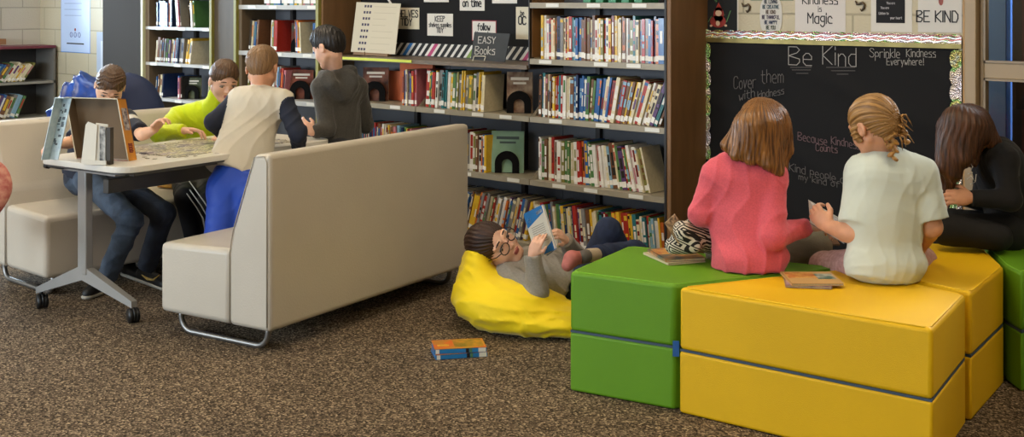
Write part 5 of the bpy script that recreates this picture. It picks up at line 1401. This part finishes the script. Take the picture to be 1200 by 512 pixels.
# ---------------------------------------------------------------- 2. boy in lime fleece
F2 = Fig(px(226, 194, 6.86), px(252, 123, 6.62), px(209, 136, 6.66), px(276, 134, 6.72), px(186, 157, 6.42), px(292, 158, 6.5), px(216, 153, 6.30), px(268, 158, 6.30), cv(.35, -1), hw=.122)
H2 = Head(px(262, 95, 6.55), cv(.50, -.80, -.38), cv(.1, -.1, 1), 1.02)
legs2 = [(px(215, 203, 6.75), px(218, 232, 6.25), px(236, 312, 6.35)), (px(238, 200, 6.8), px(246, 238, 6.18), px(262, 310, 6.3))]
B = body_core(F2, H2, legs=legs2)
add_hand(B, F2.WL, cv(.95, -.1, .06), cv(.1, -.2, -1), cv(.1, -1, .1), curl=(.35, .6, .4), s=.95)
add_hand(B, F2.WR, cv(-.5, -.6, -.05), cv(0, 0, -1), cv(-.6, .4, 0), s=.9)
p2 = person(B, [sk_c, lips('a', '#a8605a'), meye, M('brow_brown', '#3c2818', .8), miris, mlash], F2.O, 'boy in lime yellow fleece leaning on the table, facing the viewer', face_extra(H2, look=(0, -.4)))
mlimef = M('lime_fleece', '#c9dc10', .9, bump=(90, .35), sheen=.4)
shirt(F2, 'fleece', [mlimef], p2, 12, r_up=.052, r_el=.048, r_wr=.036, amp=.007, collar=(mixp(F2.Nk, F2.Ch, .1), H2.P(0, -.018, -.075), .062, .054), loose=1.08)
mbt = M('black_track', '#131317', .7)
t2 = trousers(F2, 'track_pants', [mbt], p2, legs2, 7, r=(.074, .058, .05))
st = MB()
for dx in (-.016, 0, .016):
    pts = []
    for (x, y, D) in ((210, 199, 6.60), (216, 212, 6.40), (226, 226, 6.17), (236, 240, 6.10), (243, 252, 6.09), (246, 268, 6.12)):
        pts.append(px(x, y, D)+cv(dx*1.2, -.012, dx*.9))
    st.tube(pts, .0032, 5)
o = st.build('white_stripes', mstripe, t2); o.location = tuple(-F2.O[i] for i in range(3))
short_hair(H2, hairmat('brown2', '#6b4c30', '#33200f', (40, 40, 12)), p2, F2.O, 5, top=.010)
for q in ((236, 322, 6.28), (262, 320, 6.22)):
    a = px(*q)*[1, 1, 0]; shoe(p2, F2.O, a, a+cv(.05, -.19), (msh, msol))

# ---------------------------------------------------------------- 3. boy in raglan shirt, seen from behind
F3 = Fig(px(276, 214, 5.77), px(305, 105, 6.04), px(281, 115, 6.0), px(332, 117, 5.95), px(250, 143, 5.93), px(349, 156, 5.86), px(268, 163, 6.13), px(350, 172, 6.06), cv(-.05, 1), hw=.128)
H3 = Head(px(307, 80, 6.06), cv(.12, .92, -.38), cv(0, .2, 1), 1.03)
legs3 = [(px(263, 222, 5.74), px(256, 278, 5.66), px(262, 345, 5.82)), (px(292, 222, 5.74), px(286, 275, 5.72), px(292, 335, 5.98))]
B = body_core(F3, H3, face=False, legs=legs3)
add_hand(B, F3.WL, cv(.3, .8, -.1), cv(0, 0, -1), cv(.8, 0, 0), s=.9); add_hand(B, F3.WR, cv(-.2, .9, -.1), cv(0, 0, -1), cv(-.8, 0, 0), s=.9)
p3 = person(B, [sk_b, lips('a', '#a8605a')], F3.O, 'boy in cream shirt with navy sleeves and blue trousers, back to the viewer')
mcrm = M('cream_jersey', '#c2baa8', .85, sheen=.1); mnvs = M('navy_sleeve', '#141a2c', .85)
shirt(F3, 'shirt', [mcrm, mnvs], p3, 21, hem=px(270, 205, 5.78), hemr=.140, smats=(0, 1), amp=.0075, fr=44, main=nrm(F3.Nk-F3.Pv), r_up=.050, r_el=.045, r_wr=.036, loose=1.06, collar=(mixp(F3.Nk, F3.Ch, .1), F3.Nk+UPV*.012, .052, .048))
trousers(F3, 'trousers', [M('royal_blue_knit', '#1240a8', .6, sheen=.1)], p3, legs3, 23, r=(.080, .066, .058), amp=.007)
short_hair(H3, hairmat('sandy', '#93714c', '#5f4329', (40, 40, 12)), p3, F3.O, 8, top=.004)
for q in ((262, 350, 5.8), (292, 340, 5.95)):
    a = px(*q)*[1, 1, 0]; shoe(p3, F3.O, a, a+cv(0, .18), (msh, msol))

# ---------------------------------------------------------------- 4. boy in grey hoodie
F4 = Fig(px(402, 172, 6.5), px(393, 90, 6.52), px(376, 102, 6.42), px(419, 101, 6.60), px(383, 150, 6.36), px(428, 146, 6.66), px(366, 155, 6.30), px(392, 152, 6.80), cv(-.75, .5), hw=.120)
H4 = Head(px(386, 56, 6.47), cv(-.80, .42, -.42), cv(-.1, .1, 1), 1.02)
legs4 = [(px(396, 178, 6.42), px(394, 245, 6.40), px(398, 312, 6.43)), (px(412, 178, 6.58), px(410, 240, 6.60), px(414, 305, 6.62))]
B = body_core(F4, H4, legs=legs4)
add_hand(B, F4.WL, cv(-.75, .15, .55), cv(.4, .5, -.3), cv(-.1, .7, .4), curl=(.4, .6, .4), s=.9)
add_hand(B, F4.WR, cv(-.9, -.2, .1), cv(0, 0, -1), cv(0, -.8, 0), s=.9)
p4 = person(B, [sk_c, lips('a', '#a8605a'), meye, M('brow_dark', '#1c120c', .8), miris, mlash], F4.O, 'dark haired boy in charcoal grey hoodie standing at the table end', face_extra(H4, look=(0, -.5)))
mgh = M('charcoal_fleece', '#45433f', .95, bump=(120, .3), noise=(90, .12), sheen=.25)
def hood(B):
    B.cone(px(384, 91, 6.40), px(410, 84, 6.55), .030, .040, k=.04); B.ell(px(409, 97, 6.47), (.065, .05, .060), k=.05); B.cone(px(390, 98, 6.37), px(404, 112, 6.42), .024, .034, k=.05)
    B.cone(px(377, 86, 6.44), px(384, 91, 6.40), .020, .028, k=.03)
shirt(F4, 'hoodie', [mgh], p4, 31, hem=px(402, 178, 6.5), amp=.008, fr=42, r_up=.052, r_el=.048, r_wr=.036, loose=1.06, extra_ops=hood, main=(0, 0, 1))
trousers(F4, 'trousers', [M('grey_track', '#2c2d31', .8)], p4, legs4, 33)
short_hair(H4, hairmat('black', '#1d1410', '#0d0907', (40, 40, 12)), p4, F4.O, 11, top=.012, extra=lambda B: (H4.ell(B, (0, .035, .075), (.055, .045, .025), k=.012)))
for q in ((398, 318, 6.42), (414, 310, 6.62)):
    a = px(*q)*[1, 1, 0]; shoe(p4, F4.O, a, a+cv(-.15, .1), (msh, msol))

# ---------------------------------------------------------------- 5. girl reading in the bean bag
F5 = Fig(px(676, 330, 5.5), px(606, 311, 5.50), px(594, 322, 5.38), px(618, 304, 5.64), px(630, 340, 5.26), px(678, 303, 5.66), px(624, 298, 5.25), px(662, 281, 5.50), cv(.1, -.25, 1), hw=.118)
H5 = Head(px(579, 288, 5.44), cv(.58, -.74, .30), cv(-.74, -.24, .56), 1.17)
legs5 = [(px(690, 326, 5.60), px(713, 270, 5.62), px(742, 322, 5.72)), (px(690, 336, 5.40), px(744, 297, 5.50), px(698, 300, 5.28))]
B = body_core(F5, H5, legs=legs5, h=.0036)
add_hand(B, F5.WL, px(630, 282, 5.24)-F5.WL, cv(.3, .9, 0), cv(.9, -.3, .3), curls=[(.2, .3, .2), (.5, .7, .5), (.6, .8, .5), (.7, .8, .5)], s=.80, thumb=.2)
add_hand(B, F5.WR, px(654, 269, 5.42)-F5.WR, cv(-.55, -.1, .0), cv(-.1, -.7, .4), curl=(.5, .8, .5), s=.82)
p5 = person(B, [sk_c, lips('b', '#9c4f4a'), meye, M('brow_dark', '#1c120c', .8), miris, mlash], F5.O, 'girl with glasses in grey sweatshirt and jeans lying on the bean bag reading', face_extra(H5, look=(.1, -.35)))
mgs2 = M('grey_sweatshirt', '#8d887f', .95, bump=(150, .25), noise=(120, .08), sheen=.2)
shirt(F5, 'sweatshirt', [mgs2], p5, 41, hem=px(664, 328, 5.50), amp=.010, fr=50, r_up=.052, r_el=.050, r_wr=.037, loose=1.05, main=(0, 0, 1), h=.005)
mdn5 = M('denim_navy', '#1c2a48', .85, noise=(20, .3), bump=(220, .25))
j5 = trousers(F5, 'jeans', [mdn5], p5, legs5, 43, r=(.075, .060, .048), amp=.006)
s_ = MB(); s_.tube([px(672, 303, 5.36), px(690, 286, 5.5), px(704, 268, 5.56)], .0018, 5)
# foot crossed over: pink sole, grey strap
S = Body(.004); S.cone(px(692, 300, 5.24), px(670, 303, 5.15), .026, .031); S.cone(px(670, 303, 5.15), px(665, 311, 5.13), .031, .026, k=.02)
so = S.build('shoe', [M('pink_suede', '#a9615a', .7, noise=(30, .15))], p5, F5.O)
S = Body(.004); S.cone(px(690, 299, 5.21), px(700, 298, 5.26), .029, .028, flat=True); S.cone(px(684, 301, 5.18), px(688, 300, 5.2), .0295, .0295, k=.0, mat=1, flat=True)
S.build('sock', [M('pale_sock', '#b7a890', .8), M('grey_strap', '#55504c', .6)], p5, F5.O)
mh5 = hairmat('darkbrown', '#452b20', '#1c0f0a', (14, 60, 60))
def h5(B):
    H5.ell(B, (0, -.05, -.03), (.070, .052, .075), k=.03)
    B.cone(H5.P(-.062, -.02, -.01), H5.P(-.045, -.07, -.09), .022, .020, k=.02); B.cone(H5.P(.060, -.03, .0), H5.P(.045, -.075, -.09), .022, .020, k=.02)
hb = Body(.0035); H = H5
H.ell(hb, (0, -.014, .034), (.078, .094, .080)); h5(hb)
H.ell(hb, (0, .108, -.036), (.066, .082, .105), k=.004, sub=True); H.ell(hb, (.075, .05, -.04), (.03, .05, .05), k=.004, sub=True); H.ell(hb, (-.075, .05, -.04), (.03, .05, .05), k=.004, sub=True)
g = grooves(H5, 40, .0018, ax=H5.f); hb.disp(g); hb.build('hair', hair_material(mh5, H5, F5.O, ax=H5.f), p5, F5.O, 0)
gl = MB()
for q in (-1, 1):
    c = (q*.033, .098, .002); pts = [H5.P(c[0]+.024*math.cos(a)*(1.0), c[1]-.10*(c[0]+.024*math.cos(a))**2*10, c[2]+.019*math.sin(a)) for a in [2*PI*k/18 for k in range(19)]]
    gl.tube(pts, .0026, 6, cap=False); gl.tube([H5.P(q*.056, .092, .006), H5.P(q*.070, .07, .006), H5.P(q*.077, .0, .004)], .0024, 6)
gl.tube([H5.P(-.010, .099, .004), H5.P(0, .102, .006), H5.P(.010, .099, .004)], .0024, 6)
o = gl.build('glasses', [M('dark_red_frame', '#2a1212', .25, coat=.4)], p5); o.location = tuple(-F5.O[i] for i in range(3))

# ---------------------------------------------------------------- 6. girl in pink
F6 = Fig(px(872, 288, 4.56), px(870, 186, 4.60), px(839, 205, 4.60), px(906, 206, 4.55), px(822, 250, 4.60), px(906, 277, 4.44), px(846, 268, 4.85), px(944, 266, 4.58), cv(.45, .9), hw=.122)
H6 = Head(px(892, 150, 4.62), cv(.62, .70, -.36), cv(.15, .15, 1), 1.04)
legs6 = [(px(850, 300, 4.72), px(842, 300, 4.98), px(905, 300, 5.08)), (px(900, 302, 4.68), px(958, 288, 4.90), px(900, 306, 5.02))]
B = body_core(F6, H6, legs=legs6)
add_hand(B, F6.WR, cv(.95, .2, 0), cv(.1, .3, -1), cv(0, .9, .3), curl=(.4, .6, .4), s=.95)
add_hand(B, F6.WL, cv(.8, .5, 0), cv(0, 0, -1), cv(0, 1, 0), s=.9)
p6 = person(B, [sk_a, lips('a', '#a8605a'), meye, M('brow_brown', '#3c2818', .8), miris, mlash], F6.O, 'girl with long light brown hair in a coral pink long sleeved top', face_extra(H6))
mpk = M('coral_jersey', '#d25763', .85, noise=(160, .08), sheen=.2)
shirt(F6, 'top', [mpk], p6, 55, hem=px(876, 320, 4.52), hemr=.135, amp=.008, fr=40, r_up=.052, r_el=.050, r_wr=.036, loose=1.10, h=.0048, main=(0, 0, 1), extra_ops=lambda B: (B.ell(F6.Pv+cv(.03, -.03, -.035), (.140, .11, .075), [cv(.96, .2), cv(-.2, .96), (0, 0, 1)], k=.03), B.half((0, 0, .452), (0, 0, -1))), collar=(F6.Nk-UPV*.02, F6.Nk+UPV*.008, .060, .054))
# seam across the back
sm = MB(); sm.tube([px(838+i*8, 222+abs(i-4)*.6, 4.60-.098-.010*math.sin(PI*i/8)) for i in range(9)], .0012, 5)
o = trousers(F6, 'trousers', [M('grey_leggings', '#6f6a5c', .85, bump=(150, .2))], p6, legs6, 57, r=(.070, .056, .045), amp=.005, endcut=False)
def long_hair(name, H, mats, par, O, cones, subs, n=60, amp=.0016, ax=None, h=.0038, seed=1, cap=True, k=.04, fr2=.0):
    B = Body(h)
    if cap: H.ell(B, (0, -.010, .032), (.076, .092, .080))
    for a, b, ra, rb in cones: B.cone(a, b, ra, rb, k=k)
    for c, r in subs: B.ell(c, r, H.R, k=.006, sub=True)
    B.disp(grooves(H, n, amp, ax=ax, seed=seed))
    return B.build(name, hair_material(mats, H, O, ax=ax, K=15), par, O, 1)
mh6 = hairmat('lightbrown', '#9c6c3a', '#442813', (50, 50, 4), rough=.33)
D6 = 4.60
c6 = [(px(888, 142, 4.56), px(852, 170, 4.55), .062, .026), (px(880, 150, 4.53), px(862, 182, 4.51), .062, .022), (px(884, 150, 4.52), px(880, 186, 4.49), .062, .026),
      (px(893, 150, 4.53), px(900, 192, 4.48), .062, .026), (px(902, 152, 4.56), px(912, 200, 4.50), .055, .024), (px(910, 150, 4.62), px(917, 218, 4.58), .050, .018), (px(905, 140, 4.6), px(922, 175, 4.60), .06, .024)]
long_hair('hair', H6, mh6, p6, F6.O, c6, [(H6.P(0, .105, -.06), np.array((.055, .06, .09)))], ax=(0, 0, 1), seed=2)

# ---------------------------------------------------------------- 7. girl in pale mint T-shirt
F7 = Fig(px(1036, 300, 4.36), px(1040, 186, 4.42), px(1010, 203, 4.42), px(1080, 204, 4.38), px(1002, 274, 4.34), px(1092, 266, 4.36), px(972, 266, 4.42), px(1078, 290, 4.62), cv(-.35, .9), hw=.132)
H7 = Head(px(1024, 148, 4.40), cv(-.50, .80, -.42), cv(-.12, .12, 1), 1.04)
legs7 = [(px(1012, 312, 4.46), px(966, 312, 4.66), px(1030, 312, 4.86)), (px(1055, 310, 4.48), px(1080, 306, 4.74), px(1010, 312, 4.90))]
B = body_core(F7, H7, legs=legs7)
for a, b, r1, r2 in ((F7.SL, F7.EL, .042, .037), (F7.EL, mixp(F7.EL, F7.WL, .35), .037, .037), (mixp(F7.EL, F7.WL, .35), F7.WL, .037, .023), (F7.SR, F7.ER, .042, .037), (F7.ER, F7.WR, .037, .024)): B.cone(a, b, r1, r2, k=.012)
add_hand(B, F7.WL, cv(-.45, .5, .45), cv(.55, .5, -.1), cv(-.2, .2, .9), curl=(.5, .9, .5), s=1.0)
add_hand(B, F7.WR, cv(-.6, .6, 0), cv(0, 0, -1), cv(0, 1, 0), s=.9)
p7 = person(B, [sk_b, lips('a', '#a8605a'), meye, M('brow_brown', '#3c2818', .8), miris, mlash], F7.O, 'girl with a blond braid in a pale mint T-shirt on the yellow block', face_extra(H7))
mmt = M('mint_jersey', '#c8d1c7', .85, noise=(4, .04), sheen=.2)
shirt(F7, 'tshirt', [mmt], p7, 61, hem=px(1034, 326, 4.34), hemr=.140, sleeve=.86, r_up=.060, shr=.048, amp=.0075, fr=40, loose=1.13, h=.0048, main=(0, 0, 1), extra_ops=lambda B: (B.ell(F7.Pv+cv(.0, -.02, -.02), (.150, .115, .085), [cv(1, 0), cv(0, 1), (0, 0, 1)], k=.03), B.half((0, 0, .452), (0, 0, -1))), collar=(F7.Nk-UPV*.02, F7.Nk+UPV*.004, .056, .050))
trousers(F7, 'leggings', [M('pink_dotted', '#c29a94', .85, noise=(70, 0), col2='#a9807c')], p7, legs7, 63, r=(.072, .056, .046), amp=.004, endcut=False)
mh7 = hairmat('blond', '#b58b52', '#6b4b28', (45, 45, 18), rough=.36)
hb = Body(.0036); H = H7
H.ell(hb, (0, -.012, .034), (.077, .092, .079)); H.ell(hb, (0, -.052, .0), (.058, .052, .066), k=.02)
for q in (-1, 1): H.ell(hb, (q*.070, .022, -.01), (.012, .026, .036), k=.008)
H.ell(hb, (0, .112, -.045), (.080, .080, .118), k=.004, sub=True)
for q in (-1, 1): H.ell(hb, (q*.084, -.008, -.022), (.026, .026, .036), k=.004, sub=True)
hb.half(H.P(0, -.05, -.062), -H.u-.2*H.f)
kn = px(1041, 150, 4.36)
def g7(P):
    q = P-kn; l = q; a = np.arctan2(l@H.u, l@H.e); return -.0022*(np.sin(a*34)+.6*np.sin(a*61+1))
hb.disp(g7)
mb7 = M('braid_blond', '#c0914f', .36, noise=(45, 0), col2='#7a5428', bump=(80, .5)); hr = hb.build('hair', hair_material(mh7, H7, F7.O, ax=-H7.f, c0=kn, K=15), p7, F7.O, 0)
bd = Body(.0034); pts = []
for i in range(9):
    t = i/8; c = mixp(px(1040, 146, 4.33), px(1046, 186, 4.30), t)+cv(.008*math.sin(t*3), 0)
    sg = -1 if i % 2 else 1
    r = .019*(1-.35*t)
    dr = nrm(cv(sg*.8, 0, -.55)); e2 = cv(0, 1); bd.ell(c+cv(sg*.010*(1-.3*t), 0), (r*1.25, r*.62, r*.9), [dr, np.cross(e2, dr), e2], k=.002)
for (x, y, r_) in ((1052, 146, .024), (1058, 156, .020), (1062, 166, .014), (1032, 142, .020), (1048, 138, .022)): bd.ell(px(x, y, 4.36), (r_, r_, r_*.8), k=.01)
bd.disp(folds(77, .0035, 260))
bd.build('braid', mb7, p7, F7.O, 0)
ws = MB(); r = random.Random(9)
for i in range(34):
    a = px(1041+r.uniform(-14, 18), 146+r.uniform(-10, 14), 4.335+r.uniform(0, .01)); b_ = a+cv(r.uniform(-.03, .07), r.uniform(-.02, .02), r.uniform(-.07, .015)); m_ = mixp(a, b_, .5)+cv(r.uniform(-.02, .02), -.02, r.uniform(0, .03))
    ws.tube([a, mixp(a, m_, .6)+cv(0, -.004, .004), m_, mixp(m_, b_, .6), b_], [.003, .0034, .003, .0022, .0008], 5)
o = ws.build('hair_wisps', mb7, p7); o.location = tuple(-F7.O[i] for i in range(3))

# ---------------------------------------------------------------- 8. girl in black
F8 = Fig(px(1192, 266, 5.02), px(1163, 172, 4.98), px(1176, 186, 4.86), px(1156, 182, 5.12), px(1184, 234, 4.80), px(1152, 236, 5.20), px(1138, 232, 4.82), px(1128, 232, 5.05), cv(-1, .02), hw=.126)
H8 = Head(px(1131, 155, 4.94), cv(-.86, .05, -.62), cv(-.5, 0, 1), 1.04)
legs8 = [(px(1180, 272, 4.92), px(1108, 268, 4.86), px(1170, 278, 4.80)), (px(1180, 270, 5.12), px(1112, 262, 5.16), px(1165, 275, 5.2))]
B = body_core(F8, H8, legs=legs8)
add_hand(B, F8.WL, cv(-.95, .1, .05), cv(-.1, .9, -.3), cv(-.1, .2, .9), curl=(.4, .7, .5), s=.95)
add_hand(B, F8.WR, cv(-.95, -.3, 0), cv(0, 0, -1), cv(0, -1, 0), s=.9)
p8 = person(B, [sk_b, lips('a', '#a8605a'), meye, M('brow_brown', '#3c2818', .8), miris, mlash], F8.O, 'girl with brown hair over her face in black top, seated at right edge', face_extra(H8))
mblk = M('black_jersey', '#0d0d0f', .9, sheen=.1)
s8 = shirt(F8, 'top', [mblk], p8, 71, hem=px(1195, 280, 5.02), amp=.005, r_up=.050, r_el=.046, r_wr=.034, loose=1.08)
trousers(F8, 'trousers', [M('black_leggings', '#101012', .85)], p8, legs8, 73, r=(.078, .064, .056), amp=.004, endcut=False)
mk_ = MB()
for pts in (((1133, 196), (1136, 190), (1140, 195), (1137, 201)), ((1133, 210), (1138, 206), (1142, 212)), ((1137, 216), (1143, 213), (1144, 204)), ((1134, 204), (1140, 202))):
    mk_.tube([px(x, y, 4.80) for x, y in pts], .0014, 5)
o = mk_.build('white_print', mstripe, s8); o.location = tuple(-F8.O[i] for i in range(3))
mh8 = hairmat('chestnut', '#63402a', '#2a180e', (50, 50, 4), rough=.4)
c8 = [(px(1122, 142, 4.88), px(1104, 196, 4.84), .062, .030), (px(1110, 160, 4.90), px(1101, 232, 4.88), .040, .016), (px(1128, 145, 4.86), px(1118, 205, 4.82), .062, .028), (px(1118, 190, 4.85), px(1112, 226, 4.86), .030, .012),
      (px(1140, 148, 4.86), px(1140, 190, 4.84), .058, .022), (px(1150, 155, 4.88), px(1160, 168, 4.88), .045, .020), (px(1112, 150, 5.0), px(1106, 215, 5.0), .05, .02), (px(1148, 150, 5.0), px(1160, 165, 4.98), .05, .028), (px(1146, 142, 4.92), px(1170, 166, 4.90), .05, .014), (px(1135, 150, 4.84), px(1132, 186, 4.80), .05, .02)]
long_hair('hair', H8, mh8, p8, F8.O, c8, [], ax=(0, 0, 1), seed=6, n=38)

# ================================================================ BOOKS IN HANDS
def open_book(name, c, sp, wv, nv, w, h, label, m1, m2, op=.5, marks=None):
    """c = centre of the spine, sp = spine direction, wv = width direction of the near cover, nv = normal of the near cover (outside)"""
    c = np.array(c, float); sp = nrm(sp); wv = nrm(wv); nv = nrm(nv)
    t = empty(name, c, label=label, cat='book')
    O = -sp*h/2
    MB().obox(O, wv*w, sp*h, -nv*.0015).build('cover', m1, t)
    MB().obox(O+sp*.003-nv*.0016, wv*(w-.004), sp*(h-.006), -nv*.006).build('pages', M('white_pages', '#cfcabc', .7), t)
    w2 = nrm(wv*math.cos(op)-nv*math.sin(op)); n2 = nrm(np.cross(sp, w2)); n2 = n2 if np.dot(n2, nv) < 0 else -n2
    MB().obox(O, w2*w, sp*h, n2*.0015).build('cover', m2, t)
    MB().obox(O+sp*.003, w2*(w-.004), sp*(h-.006), -n2*.005).build('pages', MC['white_pages'], t)
    if marks:
        for nm, polys, m_ in marks:
            q = MB()
            for pl in polys: q.prism([(a*w, b*h) for a, b in pl], O+nv*.0002, wv, sp, nv*.0006)
            q.build(nm, m_, t)
    return t
# paperback of the reading girl
TL, TR, BL, BR = px(610, 252, 5.40), px(636, 239, 5.31), px(629, 304, 5.33), px(652, 292, 5.24)
sp = nrm(TR-BR); wv = nrm((TL-TR)); nv = np.cross(sp, wv); nv = nv if np.dot(nv, cv(0, -1)) > 0 else -nv
mcv = M('paperback_white', '#c9c6b8', .35, coat=.3); mblu = M('paperback_blue', '#1568a8', .35, coat=.3); mgt = M('grey_text', '#8f8c82', .6)
txt = [[(.2+.03*(i % 2), .62-i*.045), (.82, .62-i*.045), (.82, .635-i*.045), (.2, .635-i*.045)] for i in range(9)]
bk = open_book('open_paperback', mixp(TR, BR, .5), sp, wv, nv, .130, .205, 'open white and blue paperback held by the reading girl in glasses', mcv, mblu, op=.45,
     marks=[('blue_panel', [[(0, 1), (0, .86), (.98, .66), (1, .92), (.98, 1)], [(0, 0), (0, .22), (.45, .10), (.6, 0)]], mblu), ('text_lines', txt, mgt), ('barcode', [[(.12, .86), (.42, .84), (.42, .91), (.12, .93)], [(.72, .74), (.86, .76), (.86, .86), (.74, .84)]], M('pale_panel', '#d8d8d2', .5))])
# comic held by the mint girl
a0 = px(950, 236, 4.46); a1 = px(984, 258, 4.38)
open_book('open_comic', mixp(px(985, 256, 4.48), px(949, 235, 4.56), .5), nrm(px(985, 256, 4.48)-px(949, 235, 4.56)), nrm(cv(.25, -.75, -.35)), np.cross(nrm(px(985, 256, 4.48)-px(949, 235, 4.56)), cv(.25, -.75, -.35))*-1, .09, .15, 'white comic book held open by the girl with the braid', M('comic_white', '#dedbd6', .4), M('comic_print', '#a8a49c', .5, noise=(60, 0), col2='#4a4a4c'), op=.9,
     marks=[('picture_panels', [[(.15, .1), (.85, .1), (.85, .42), (.15, .42)], [(.15, .5), (.85, .5), (.85, .9), (.15, .9)]], M('comic_panel', '#8f8c88', .5, noise=(90, 0), col2='#c9c8c4'))])
open_book('open_paperback', px(1112, 222, 4.86), nrm(cv(.95, .1, .1)), nrm(cv(.1, .3, -.8)), nrm(cv(-.1, -.9, -.1)), .05, .12, 'small open paperback held by the girl in black', M('tan_print', '#8d8676', .5, noise=(60, .3)), M('white_pages', '#cfcabc', .7), op=.8)
open_book('open_paperback', px(925, 262, 4.78), nrm(cv(.9, .4, 0)), nrm(cv(-.2, .6, -.3)), nrm(cv(-.1, -.8, .2)), .12, .14, 'cream edged paperback on the lap of girl in pink', M('cream_print', '#b9b29c', .6), M('white_pages', '#cfcabc', .7), op=.6)
o = MB().obox((0, 0, 0), cv(.10, .03), cv(-.02, .09, .05), (0, 0, .008)).build('picture_card', [M('brown_scene', '#7a5636', .5, noise=(24, 0), col2='#2c2a28')], None); p = px(958, 296, 4.90); p[2] = .456; o.location = Vector(p); tag(o, 'brown picture book lying between the pink and mint girls', 'book')
